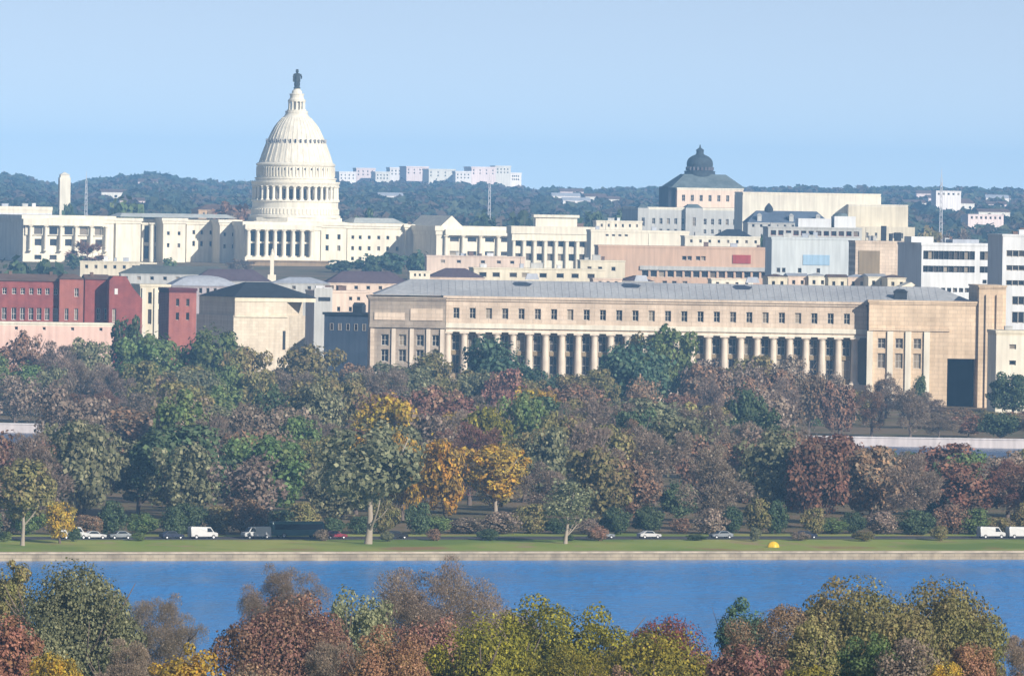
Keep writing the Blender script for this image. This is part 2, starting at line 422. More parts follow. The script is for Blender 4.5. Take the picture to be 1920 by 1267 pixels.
def bare_mesh(seed, n, size, nl, leaf=.22):
    """crown of fine twigs with a few leaves still on"""
    g = np.random.default_rng(seed)
    c, r = lobes(g, nl, 'round')
    k = g.choice(nl, n, p=r ** 2 / (r ** 2).sum())
    d = g.normal(size=(n, 3)); d[:, 2] += .5; d /= np.linalg.norm(d, axis=1)[:, None]
    p = c[k] + d * (r[k] * g.uniform(.25, 1.0, n) ** .6)[:, None]
    out = p / (np.linalg.norm(p, axis=1)[:, None] + .2) + g.normal(size=(n, 3)) * .45 + np.array([0, 0, .35])
    out /= np.linalg.norm(out, axis=1)[:, None]
    ln = (size * g.uniform(2.2, 4.6, n))[:, None]; wd = (size * g.uniform(.18, .34, n))[:, None]
    sd = np.cross(out, g.normal(size=(n, 3))); sd /= np.linalg.norm(sd, axis=1)[:, None]
    V1 = np.stack([p - sd * wd, p + sd * wd, p + out * ln + sd * wd * .25, p + out * ln - sd * wd * .25], 1).reshape(-1, 3)
    m = int(n * leaf)
    nr = g.normal(size=(m, 3)); nr /= np.linalg.norm(nr, axis=1)[:, None]
    V2 = cards(p[:m] + d[:m] * .03, nr, size * .8, g)
    V = norm(np.concatenate([V1, V2]))
    return np_mesh('crown', V, np.arange(len(V)), 4)
def trunk_mesh(seed, lod, bark):
    """unit tree: ground at z=0, top at 1, crown radius about .35"""
    rr = random.Random(seed); mb = MB()
    p = [Vector((0, 0, -.02))]; a = Vector((0, 0, 1))
    for k in range(6):
        p.append(p[-1] + Vector((rr.uniform(-.015, .015), rr.uniform(-.015, .015), .13)))
    mb.tube(p, [.03, .022, .019, .017, .013, .009, .005], 8)
    for k in range(7 if lod else 5):
        j = rr.randint(1, 4); s = p[j]
        an = rr.uniform(0, 6.28); u = Vector((math.cos(an), math.sin(an), 0)); L = rr.uniform(.18, .3)
        q = [s, s + u * L * .4 + Vector((0, 0, L * .5)), s + u * L * .8 + Vector((0, 0, L * 1.1)), s + u * L * 1.0 + Vector((0, 0, L * 1.6))]
        mb.tube(q, [.011, .009, .006, .002], 6)
        for _ in range(3 if lod else 1):
            an2 = an + rr.uniform(-.9, .9); v = Vector((math.cos(an2), math.sin(an2), rr.uniform(.5, 1.3)))
            mb.tube([q[1 + _ % 2], q[1 + _ % 2] + v * L * .35, q[1 + _ % 2] + v * L * .6 + Vector((0, 0, .03))], [.006, .004, .0015], 5)
    return mb.mesh('trunk', [bark], True)
CROWN = {}
def crowns(lod):
    if lod in CROWN: return CROWN[lod]
    if lod == 'far': n, s, nl = 6500, .032, 46
    elif lod == 'tiny': n, s, nl = 700, .11, 20
    elif lod == 'low': n, s, nl = 16000, .021, 44
    else: n, s, nl = 66000, .0105, 90
    d = {'round': [crown_mesh(10 + i, n, s, nl, 'round') for i in range(4)],
         'broad': [crown_mesh(30 + i, n, s, nl, 'broad') for i in range(2)],
         'tall': [crown_mesh(40 + i, n, s, nl, 'tall') for i in range(2)],
         'cone': [crown_mesh(50 + i, n, s, 9, 'cone') for i in range(2)],
         'sparse': [crown_mesh(60 + i, int(n * .45), s, nl + 6, 'round', .2) for i in range(3)],
         'bare': [bare_mesh(70 + i, int(n * 1.5), s * .8, nl + 4) for i in range(4)]}
    for k in d:
        for m in d[k]: m.materials.append(PAL['green'][1])
    CROWN[lod] = d
    return d
TRUNK = {(l, b.name): [trunk_mesh(3 + i, l, b) for i in range(3)] for l in (0, 1) for b in (BARK, PALEBARK)}
TREES = []          # (px, D, half width px)
def tree(name, pal, shape, px, D, wpx, top, label, group, lod='far', cb=.22, bark=BARK, base=None, zoff=0):
    if 1700 < D < 2250: D += SLOPE * (px - 960) * D / F * min(1, (2250 - D) / 150)
    g = G(px, D)
    if base is not None: g.z = base
    ztop = P(px, top, D).z
    h = ztop - g.z
    rad = wpx * D / F / 2
    root = bpy.data.objects.new(name, None); COL.objects.link(root)
    root.location = g; root.rotation_euler.z = rng.uniform(0, 6.28)
    tag(root, label, 'shrub' if name == 'shrub' else 'tree', group)
    ch = h * (1 - cb)
    if lod == 'near' and rad < 3.4: lod = 'low'
    if lod in ('near', 'low'): ch = min(ch, 2.35 * rad)
    c = link('crown', rng.choice(crowns(lod)[shape]), root)
    c.location = (0, 0, h - ch / 2); c.scale = (rad, rad, ch / 2)
    c.material_slots[0].link = 'OBJECT'; c.material_slots[0].material = PAL[pal][1]
    if name != 'shrub':
        t = link('trunk', rng.choice(TRUNK[(1 if lod in ('near', 'low') else 0, bark.name)]), root)
        t.scale = (h * min(1.3, rad / h / .33), h * min(1.3, rad / h / .33), h * .96)
    TREES.append((px, D, wpx / 2))
    return root

# ================================================================== SETTING: ground, water, road, path
def grid_obj(name, Ds, xf, nx, mat, zf, smooth=True):
    V = []; Fc = []
    for D in Ds:
        xa, xb = xf(D)
        for i in range(nx + 1):
            x = xa + (xb - xa) * i / nx
            y = D
            V.append((x, y, zf(x, y)))
    w = nx + 1
    for k in range(len(Ds) - 1):
        for i in range(nx):
            Fc.append((k * w + i, k * w + i + 1, (k + 1) * w + i + 1, (k + 1) * w + i))
    me = bpy.data.meshes.new(name); me.from_pydata(V, [], Fc); me.materials.append(mat)
    if smooth: me.polygons.foreach_set('use_smooth', [True] * len(Fc))
    o = bpy.data.objects.new(name, me); COL.objects.link(o); return o
def ground_mat():
    m = bpy.data.materials.new('park_ground'); t, N, L = nt(m)
    out = N.new('ShaderNodeOutputMaterial'); b = N.new('ShaderNodeBsdfPrincipled'); b.inputs['Roughness'].default_value = .95; b.inputs['Specular IOR Level'].default_value = .1
    tc = N.new('ShaderNodeTexCoord')
    def noise(scale, detail=5, sx=1.0):
        n = N.new('ShaderNodeTexNoise'); n.inputs['Scale'].default_value = scale; n.inputs['Detail'].default_value = detail
        mp = N.new('ShaderNodeMapping'); mp.inputs['Scale'].default_value = (1, sx, 1)
        L.new(tc.outputs['Object'], mp.inputs['Vector']); L.new(mp.outputs['Vector'], n.inputs['Vector']); return n
    def mix(a, b_, f):
        x = N.new('ShaderNodeMix'); x.data_type = 'RGBA'
        for s, v in (('A', a), ('B', b_)):
            if isinstance(v, tuple): x.inputs[s].default_value = rgb(v)
            else: L.new(v, x.inputs[s])
        L.new(f, x.inputs['Factor']); return x.outputs['Result']
    def ramp(src, a, b_):
        r = N.new('ShaderNodeMapRange'); r.inputs['From Min'].default_value = a; r.inputs['From Max'].default_value = b_; L.new(src, r.inputs['Value']); return r.outputs['Result']
    grass = mix((.23, .30, .06), (.34, .35, .10), ramp(noise(.06, 6, .35).outputs['Fac'], .35, .65))
    grass = mix(grass, (.34, .27, .13), ramp(noise(.16, 5, .5).outputs['Fac'], .55, .7))
    grass = mix(grass, (.16, .23, .05), ramp(noise(.03, 8, .8).outputs['Fac'], .5, .62))
    grass = mix(grass, (.30, .20, .09), ramp(noise(.045, 9, .6).outputs['Fac'], .6, .68))
    litter = mix((.13, .115, .06), (.20, .145, .09), ramp(noise(.05).outputs['Fac'], .4, .6))
    # lawn lies beside the river (measured from the slanting shoreline), leaf litter under the wood
    sx = N.new('ShaderNodeSeparateXYZ'); L.new(tc.outputs['Object'], sx.inputs[0])
    ma = N.new('ShaderNodeMath'); ma.operation = 'MULTIPLY_ADD'; ma.inputs[1].default_value = -SLOPE
    L.new(sx.outputs['X'], ma.inputs[0]); L.new(sx.outputs['Y'], ma.inputs[2])
    nz = N.new('ShaderNodeMath'); nz.operation = 'MULTIPLY_ADD'; nz.inputs[1].default_value = 22; L.new(noise(.07).outputs['Fac'], nz.inputs[0]); L.new(ma.outputs[0], nz.inputs[2])
    c = mix(grass, litter, ramp(nz.outputs[0], 1797, 1805))
    L.new(c, b.inputs['Base Color']); L.new(b.outputs['BSDF'], out.inputs['Surface'])
    return m
GM = ground_mat()
def shear_ground():
    """the land as one sheet; rows near the water follow the slanting shoreline"""
    ds = [-160, -60, 0, 60, 150, 300, 450, 600, 700, 800, 900, 1000, 1100, 1180, 1235, 1252, 1262, 1500, 1718, 1719.5, 1720.2, 1727, 1745, 1760, 1776, 1792, 1808, 1826, 1860, 1900, 2000, 2150, 2250, 2329.9, 2336, 2400, 2512, 2514, 2560, 2600, 2700, 2800, 2900, 3000, 3200, 3400, 3700, 3900, 4100, 4300, 4450, 4600, 4800, 5050, 5300, 5500, 5700] + list(range(5850, 14600, 150))
    V = []; Fc = []; nx = 90
    for d in ds:
        for i in range(nx + 1):
            t = i / nx * 2 - 1
            hw = 1500 + max(0, d) * .05
            x = hw * (t * .35 + .65 * t ** 3)
            D = d
            if d < 2400:
                xx = max(-230, min(230, x)); 
                # solve D so that the sheared coordinate equals d
                w = 1.0 if d < 2150 else max(0, (2400 - d) / 250.0)
                D = d + SLOPE * xx * (1.0 if d < 2200 else (2400 - d) / 200.0)
                z = lerp(PROF, d)
            else: z = ground(x, D)
            V.append((x, D, z))
    w = nx + 1
    for k in range(len(ds) - 1):
        for i in range(nx): Fc.append((k * w + i, k * w + i + 1, (k + 1) * w + i + 1, (k + 1) * w + i))
    me = bpy.data.meshes.new('ground'); me.from_pydata(V, [], Fc); me.materials.append(GM)
    o = bpy.data.objects.new('ground', me); COL.objects.link(o); return o
tag(shear_ground(), kind='structure')

def water_mat(name, deep, bump, sc, rough=.18):
    m = bpy.data.materials.new(name); t, N, L = nt(m)
    out = N.new('ShaderNodeOutputMaterial'); b = N.new('ShaderNodeBsdfPrincipled')
    b.inputs['Base Color'].default_value = rgb(deep); b.inputs['Roughness'].default_value = rough; b.inputs['IOR'].default_value = 1.33
    b.inputs['Specular IOR Level'].default_value = .32
    tc = N.new('ShaderNodeTexCoord'); mp = N.new('ShaderNodeMapping'); mp.inputs['Scale'].default_value = (1, .55, 1)
    L.new(tc.outputs['Object'], mp.inputs['Vector'])
    n1 = N.new('ShaderNodeTexNoise'); n1.inputs['Scale'].default_value = sc; n1.inputs['Detail'].default_value = 5; n1.inputs['Roughness'].default_value = .6
    n2 = N.new('ShaderNodeTexNoise'); n2.inputs['Scale'].default_value = sc * .06; n2.inputs['Detail'].default_value = 3
    L.new(mp.outputs['Vector'], n1.inputs['Vector']); L.new(mp.outputs['Vector'], n2.inputs['Vector'])
    md = N.new('ShaderNodeMath'); md.operation = 'MULTIPLY_ADD'; md.inputs[1].default_value = 3.0
    L.new(n2.outputs['Fac'], md.inputs[0]); L.new(n1.outputs['Fac'], md.inputs[2])
    n3 = N.new('ShaderNodeTexNoise'); n3.inputs['Scale'].default_value = .09; n3.inputs['Detail'].default_value = 6; n3.inputs['Roughness'].default_value = .7
    mp3 = N.new('ShaderNodeMapping'); mp3.inputs['Scale'].default_value = (1, .16, 1); L.new(tc.outputs['Object'], mp3.inputs['Vector']); L.new(mp3.outputs['Vector'], n3.inputs['Vector'])
    r3 = N.new('ShaderNodeMapRange'); r3.inputs['From Min'].default_value = .35; r3.inputs['From Max'].default_value = .65; r3.inputs['To Min'].default_value = rough * .8; r3.inputs['To Max'].default_value = rough * 1.4
    L.new(n3.outputs['Fac'], r3.inputs['Value']); L.new(r3.outputs['Result'], b.inputs['Roughness'])
    mc = N.new('ShaderNodeMix'); mc.data_type = 'RGBA'; mc.inputs['A'].default_value = rgb(tuple(v * .93 for v in deep)); mc.inputs['B'].default_value = rgb(tuple(min(1, v * 1.07) for v in deep))
    rc = N.new('ShaderNodeMapRange'); rc.inputs['From Min'].default_value = .38; rc.inputs['From Max'].default_value = .62; L.new(n3.outputs['Fac'], rc.inputs['Value'])
    L.new(rc.outputs['Result'], mc.inputs['Factor']); L.new(mc.outputs['Result'], b.inputs['Base Color'])
    bp = N.new('ShaderNodeBump'); bp.inputs['Strength'].default_value = 1.0; bp.inputs['Distance'].default_value = bump
    L.new(md.outputs[0], bp.inputs['Height']); L.new(bp.outputs['Normal'], b.inputs['Normal'])
    L.new(b.outputs['BSDF'], out.inputs['Surface'])
    return m
WM = water_mat('river_water', (.010, .24, .66), .9, .55)
def quad(name, pts, mat):
    me = bpy.data.meshes.new(name); me.from_pydata(pts, [], [(0, 1, 2, 3)]); me.materials.append(mat)
    return link(name, me)
tag(quad('river_water', [(-1700, 1100, 0), (1700, 1100, 0), (1700, 1960, 0), (-1700, 1960, 0)], WM), kind='structure')
tag(quad('basin_water', [(-700, 2200, .9), (700, 2200, .9), (700, 2516, .9), (-700, 2516, .9)], water_mat('basin_water', (.07, .11, .20), .25, .7, .25)), kind='structure')
def strip(name, d0, d1, dz, mat, x0=-420, x1=420, n=40):
    V = []; Fc = []
    for i in range(n + 1):
        x = x0 + (x1 - x0) * i / n
        xx = max(-230, min(230, x))
        for d in (d0, (d0 + d1) / 2, d1): V.append((x, d + SLOPE * xx, lerp(PROF, d) + dz))
    for i in range(n):
        for k in range(2): Fc.append((i * 3 + k, i * 3 + 3 + k, i * 3 + 4 + k, i * 3 + 1 + k))
    me = bpy.data.meshes.new(name); me.from_pydata(V, [], Fc); me.materials.append(mat); return link(name, me)
tag(strip('promenade_path', 1721.2, 1723.4, .05, stone('worn_paving', (.46, .37, .29), (.38, .30, .23), .3, streak=False)), kind='structure')
tag(strip('riverside_road', 1768, 1780, .05, stone('asphalt', (.075, .072, .072), (.055, .053, .055), .4, streak=False)), kind='structure')
tag(strip('road_kerb', 1767.2, 1767.8, .12, stone('kerb_stone', (.4, .38, .35), (.32, .3, .28), .6, streak=False)), kind='structure')

def shore_pt(x, d, z): return (x, d + SLOPE * max(-230, min(230, x)), z)
def wall_along(name, label, d0, d1, z0, z1, mat, cap, straight=False, x0=-330, x1=330):
    f = (lambda x, d, z: (x, d, z)) if straight else shore_pt
    root = bpy.data.objects.new(name, None); COL.objects.link(root); tag(root, label, 'wall')
    root.location = f((x0 + x1) / 2, d0, z0)
    base = Vector(root.location)
    for nm, a, b, za, zb, m in (('wall_face', d0, d1, z0, z1, mat), ('coping', d0 - .18, d1 + .18, z1 + .003, z1 + .28, cap)):
        mb = MB(); n = 120
        for i in range(n):
            xa = x0 + (x1 - x0) * i / n; xb = x0 + (x1 - x0) * (i + 1) / n
            g_ = .02 if nm == 'coping' else 0
            vs = [f(xa, a, za), f(xb - g_, a, za), f(xb - g_, b, za), f(xa, b, za), f(xa, a, zb), f(xb - g_, a, zb), f(xb - g_, b, zb), f(xa, b, zb)]
            mb.add([Vector(p) - base for p in vs], [(4, 5, 6, 7), (0, 1, 5, 4), (2, 3, 7, 6)] + ([(1, 2, 6, 5), (3, 0, 4, 7)] if g_ or i in (0, n - 1) else []))
        mb.obj(nm, m, root)
COPING = stone('pale_coping_stone', (.47, .39, .29), (.28, .23, .17), .5, streak=False)
wall_along('seawall', 'long low pale stone seawall with coping between the river and the lawn', 1718.6, 1720.9, -1.0, 1.15, ROUGHSTONE, COPING)
wall_along('basin_wall', 'white stone basin wall behind the wood, below the columned building', 2511, 2513, -.5, 2.9, stone('white_basin_stone', (.60, .55, .55), (.48, .44, .45), .3), stone('white_basin_coping', (.66, .62, .62), (.54, .51, .51), .3), True, -260, 260)

# ================================================================== THE DOMED CAPITOL
def capitol():
    b = Bld('domed_building', 'huge cream white building with a tall tiered dome, statue on top, and long wings', 'government building', 48, 4700, 15, pyref=450)
    X, Z = b.X, b.Z
    zb = -4
    def blk(pa, pb, ptop, proj, mat=WHITE, cols=(), rows=(), w=9, depth=40, corn=2.4, **kw):
        hs = []
        for (ya, yb_) in rows: hs += holes(b, cols, w, ya, yb_, -proj, pxr=(pa + pb) / 2)
        x0, x1 = X(pa, -proj), X(pb, -proj); zt = Z(ptop, (pa + pb) / 2)
        b.block(x0, x1, zb, zt - corn, -proj, depth, mat, hs, recess=1.0, mull=False, **kw)
        b.cornice(x0, x1, -proj, depth, zt - corn, corn, mat, .9)
        return x0, x1, zt
    # left wing with its colonnaded front
    x0, x1, zt = blk(48, 215, 404, 24, cols=[76, 104, 132, 160, 188], rows=[(448, 461), (478, 487)], w=13, depth=34, corn=3.2)
    blkz = Z(424, 130)
    # loggia: dark bays behind columns under the wing's cornice
    b.block(x0 + .8, x1 - 6, Z(441, 130), Z(423, 130), -24.9, -24.05, WHITE, [(X(p, -25) - 1.9, X(p, -25) + 1.9, Z(440, 130), Z(424.5, 130)) for p in (76, 104, 132, 160, 188)], recess=.6, mull=False, part='loggia_wall', win='loggia_opening')
    b.columns([62, 90, 118, 146, 174, 202], -25.8, Z(470, 130), Z(423, 130), .75, WHITE)
    b.part('entablature', WHITE, lambda m: m.box(x0 - .6, x1 - 5, -27.0, -24.96, Z(422.8, 130), Z(411, 130)))
    b.part('pediment', WHITE, lambda m: m.extrude_y([(X(90, -27), Z(410.8, 130)), (X(170, -27), Z(410.8, 130)), (X(130, -27), Z(404, 130))], -26.6, -23))
    # corridor and recess
    blk(216, 262, 409, 4, depth=30)
    blk(262.5, 304, 411, -8, cols=[272, 292], rows=[(423, 455), (461, 486)], w=10, depth=30)
    b.columns([282], -2, zb, Z(418, 282), 1.0, WHITE)
    blk(304.5, 346, 409, 6, cols=[314, 334], rows=[(434, 441), (456, 464)], w=5, depth=30)
    blk(346.5, 410, 411, -5, cols=[360, 375, 392], rows=[(432, 440), (452, 462)], w=5, depth=30)
    blk(410.5, 448, 412, 10, cols=[420, 436], rows=[(436, 443), (458, 466)], w=5, depth=34)
    # central front with colonnade
    x0, x1, zt = blk(458, 600, 416, 30, cols=[475, 492, 508, 524, 541, 558, 575], rows=[(433, 453), (456, 479)], w=9, depth=36, corn=3.5)
    b.columns([466.5, 483.5, 500, 516, 532.5, 549.5, 566.5, 584], -32.2, Z(481, 530), Z(430.5, 530), .85, WHITE)
    b.part('entablature', WHITE, lambda m: m.box(x0 - .3, x1 - 3, -33.6, -30.05, Z(430.2, 530), Z(421, 530)))
    b.part('portico_base', WHITE, lambda m: m.box(x0 - .3, x1 - 3, -33.6, -30.05, zb, Z(481.3, 530)))
    blk(600.5, 648, 417, 14, cols=[612, 634], rows=[(439, 449), (460, 470)], w=6, depth=36)
    blk(648.5, 758, 419, 0, cols=[659, 673, 690, 708, 725, 743], rows=[(442, 449), (462, 470), (482, 489)], w=5.5, depth=30)
    blk(758.5, 772, 421, 2, depth=30)
    # right wing, pushed well forward so that its end wall is in shade
    x0, x1, zt = blk(818, 962, 424, 44, cols=[852, 885, 918, 948], rows=[(444, 453), (470, 478), (490, 497)], w=17, depth=30, corn=4.0)
    b.columns([836, 868, 901, 934], -45.2, Z(500, 880), Z(441, 880), .8, WHITE)
    b.part('entablature', WHITE, lambda m: m.box(x0 + 3.6, x1 - 1, -46.6, -44.05, Z(440.8, 880), Z(430, 880)))
    b.part('pediment', WHITE, lambda m: m.extrude_y([(X(822, -40), zt + .01), (X(862, -40), zt + .01), (X(842, -40), Z(404, 842))], -44, 10))
    # roofs over the links, a little green
    b.part('roof', LINKROOF, lambda m: m.hip(X(655, 6), X(752, 6), 2, 28, Z(418.6, 700), Z(409, 700), 3, 9))
    b.part('roof', LINKROOF, lambda m: m.hip(X(220, 4), X(440, 4), 2, 28, Z(408, 330), Z(401, 330), 3, 9))
    # west terrace
    b.part('terrace', TERRACE, lambda m: (m.box(X(470, -60), X(620, -60), -60, -30.1, zb - 3, Z(489, 550)), m.box(X(468, -60), X(622, -60), -60.6, -59.8, Z(488.9, 550), Z(486.5, 550))))
    b.part('terrace', CREAM, lambda m: m.box(X(150, -50), X(300, -50), -50, -24.2, zb - 3, Z(490, 220)))
    # ---------------- dome
    cx = X(548.5, 12); cy = 12.0
    kk = 4700 / F
    zz = lambda py: Z(py, 540)
    def lt(prof): return [(r * kk, zz(py)) for r, py in prof]
    # octagonal stone base
    b.part('dome_base', WHITE2, lambda m: m.lathe([(96 * kk, zz(430)), (96 * kk, zz(415)), (90 * kk, zz(414.5)), (90 * kk, zz(408))], 8, (cx, cy), a0=R(22.5)))
    dome = b.part('dome', WHITE2, lambda m: m.lathe(lt([(86, 408), (86, 404), (82.5, 402), (82.5, 391), (81.5, 389), (81.5, 379), (84, 378), (84, 375.5),
        (69, 375.4), (69, 349), (82, 348.8), (83, 345.5), (84.5, 343), (84.5, 340.5), (76, 340), (76, 336), (77.5, 335.5), (77.5, 333.5), (74, 333),
        (73, 326), (72.5, 312), (74.5, 311), (75.5, 308), (73, 306.5), (69.5, 304), (67.6, 299), (64.3, 289), (60.6, 279), (57, 270), (53.4, 262), (49.8, 254),
        (45.8, 245.5), (41.3, 237.5), (36.4, 231), (31, 225), (26.3, 220), (23, 216.5), (20.5, 212)]), 72, (cx, cy)), smooth=False)
    # ribs of the shell
    def ribs(m):
        pr = [(69.3, 303.5), (67.6, 299), (64.3, 289), (60.6, 279), (57, 270), (53.4, 262), (49.8, 254), (45.8, 245.5), (41.3, 237.5), (36.4, 231), (31, 225), (26.3, 220)]
        for i in range(36):
            a = 2 * math.pi * i / 36; u = Vector((math.cos(a), math.sin(a), 0)); t = Vector((-math.sin(a), math.cos(a), 0))
            vs = []
            for r, py in pr:
                c = Vector((cx, cy, zz(py))) + u * (r * kk + .17); w = max(.18, r * kk * .026)
                vs += [c - t * w, c + t * w, c + t * w - u * .8, c - t * w - u * .8]
            fs = []
            for k in range(len(pr) - 1):
                o = k * 4
                fs += [(o, o + 1, o + 5, o + 4), (o + 1, o + 2, o + 6, o + 5), (o + 3, o, o + 4, o + 7)]
            m.add(vs, fs)
    b.part('shell_ribs', WHITE2, ribs, parent=dome)
    # peristyle columns
    zc0, zc1 = zz(375.3), zz(348.9)
    for i in range(36):
        a = 2 * math.pi * (i + .5) / 36
        link('column', column_mesh(.74, zc1 - zc0, WHITE2), dome, (cx + 79 * kk * math.cos(a), cy + 79 * kk * math.sin(a), zc0))
    DW = window_mesh(2.0, 4.6, False, WHITEFR)
    for i in range(36):
        a = 2 * math.pi * i / 36
        o = link('window', DW, dome); o.rotation_euler.z = a + math.pi / 2
        c = Vector((cx, cy, zc0 + .5)) + Vector((math.cos(a), math.sin(a), 0)) * (69 * kk + .02) - Vector((-math.sin(a), math.cos(a), 0)) * 1.0
        o.location = c
    DW2 = window_mesh(1.3, 2.2, False, WHITEFR)
    for i in range(36):
        a = 2 * math.pi * i / 36
        o = link('window', DW2, dome); o.rotation_euler.z = a + math.pi / 2
        o.location = Vector((cx, cy, zz(324))) + Vector((math.cos(a), math.sin(a), 0)) * (72.8 * kk) - Vector((-math.sin(a), math.cos(a), 0)) * .65
    DW3 = window_mesh(.9, 1.9, False, WHITEFR)
    for i in range(36):
        a = 2 * math.pi * (i + .5) / 36
        o = link('window', DW3, dome); o.rotation_euler.z = a + math.pi / 2
        o.location = Vector((cx, cy, zz(268.5))) + Vector((math.cos(a), math.sin(a), 0)) * (56.6 * kk + .12) - Vector((-math.sin(a), math.cos(a), 0)) * .45
    # raised panels of the attic below the shell
    def brackets(m, spec):
        for i in range(72):
            a = 2 * math.pi * (i + .5) / 72; u = Vector((math.cos(a), math.sin(a), 0)); t = Vector((-math.sin(a), math.cos(a), 0))
            for r, pa, pb, w, dd in (spec,):
                c = Vector((cx, cy, 0)) + u * r * kk
                vs = [c + t * (w * s1) + u * (dd * q) + Vector((0, 0, zz(p_))) for p_ in (pa, pb) for s1, q in ((-1, -1), (1, -1), (1, 1), (-1, 1))]
                m.add(vs, [(4, 5, 6, 7), (0, 1, 5, 4), (1, 2, 6, 5), (2, 3, 7, 6), (3, 0, 4, 7)])
    b.part('attic_relief', WHITE2, lambda m: brackets(m, (73.2, 331, 313, .32, .35)), parent=dome)
    b.part('drum_relief', WHITE2, lambda m: brackets(m, (82.0, 401.5, 391.5, .35, .4)), parent=dome)
    # lantern: ring of small columns under a cap, then the bronze statue
    lan = b.part('lantern', WHITE2, lambda m: (m.lathe(lt([(21.5, 212), (21.5, 208), (18.5, 207.6), (19, 205.6), (10.5, 205.4), (10.5, 190), (16.5, 189.8), (17, 186.5), (14.5, 186), (13, 183), (13, 178), (14, 177.5), (14, 175.5), (10, 175), (9.2, 170), (6.5, 168), (6.5, 166)]), 24, (cx, cy))))
    for i in range(12):
        a = 2 * math.pi * (i + .5) / 12
        link('column', column_mesh(.38, zz(189.9) - zz(205.5), WHITE2), lan, (cx + 14.6 * kk * math.cos(a), cy + 14.6 * kk * math.sin(a), zz(205.5)))
    # statue: robed standing figure on a globe pedestal
    def statue(m):
        m.lathe(lt([(6.2, 166), (6.6, 164), (5, 162), (5.6, 159), (5.8, 156), (5.2, 153.6)]), 16, (cx, cy))
        m.lathe(lt([(6.2, 153.5), (6.6, 150), (5.7, 145), (5.0, 142), (6.2, 139.5), (6.0, 137.6), (2.6, 136.6), (1.9, 136), (2.5, 135.2), (3.1, 133.8), (2.8, 132.2), (2.4, 131.4), (3.2, 130.6), (1.2, 129.3)]), 14, (cx, cy))
        m.tube([(cx + 5.6 * kk, cy - .3, zz(139)), (cx + 7.6 * kk, cy - .6, zz(143.5)), (cx + 6.6 * kk, cy - 1.2, zz(147))], [.5, .42, .3])
        m.tube([(cx - 5.6 * kk, cy - .3, zz(139)), (cx - 7.4 * kk, cy - .5, zz(143.5)), (cx - 7.6 * kk, cy - .9, zz(148))], [.5, .42, .3])
        m.box(cx - 9.2 * kk, cx - 6.4 * kk, cy - 1.3, cy - .9, zz(153), zz(146.5))
    b.part('statue', BRONZE, statue)
capitol()

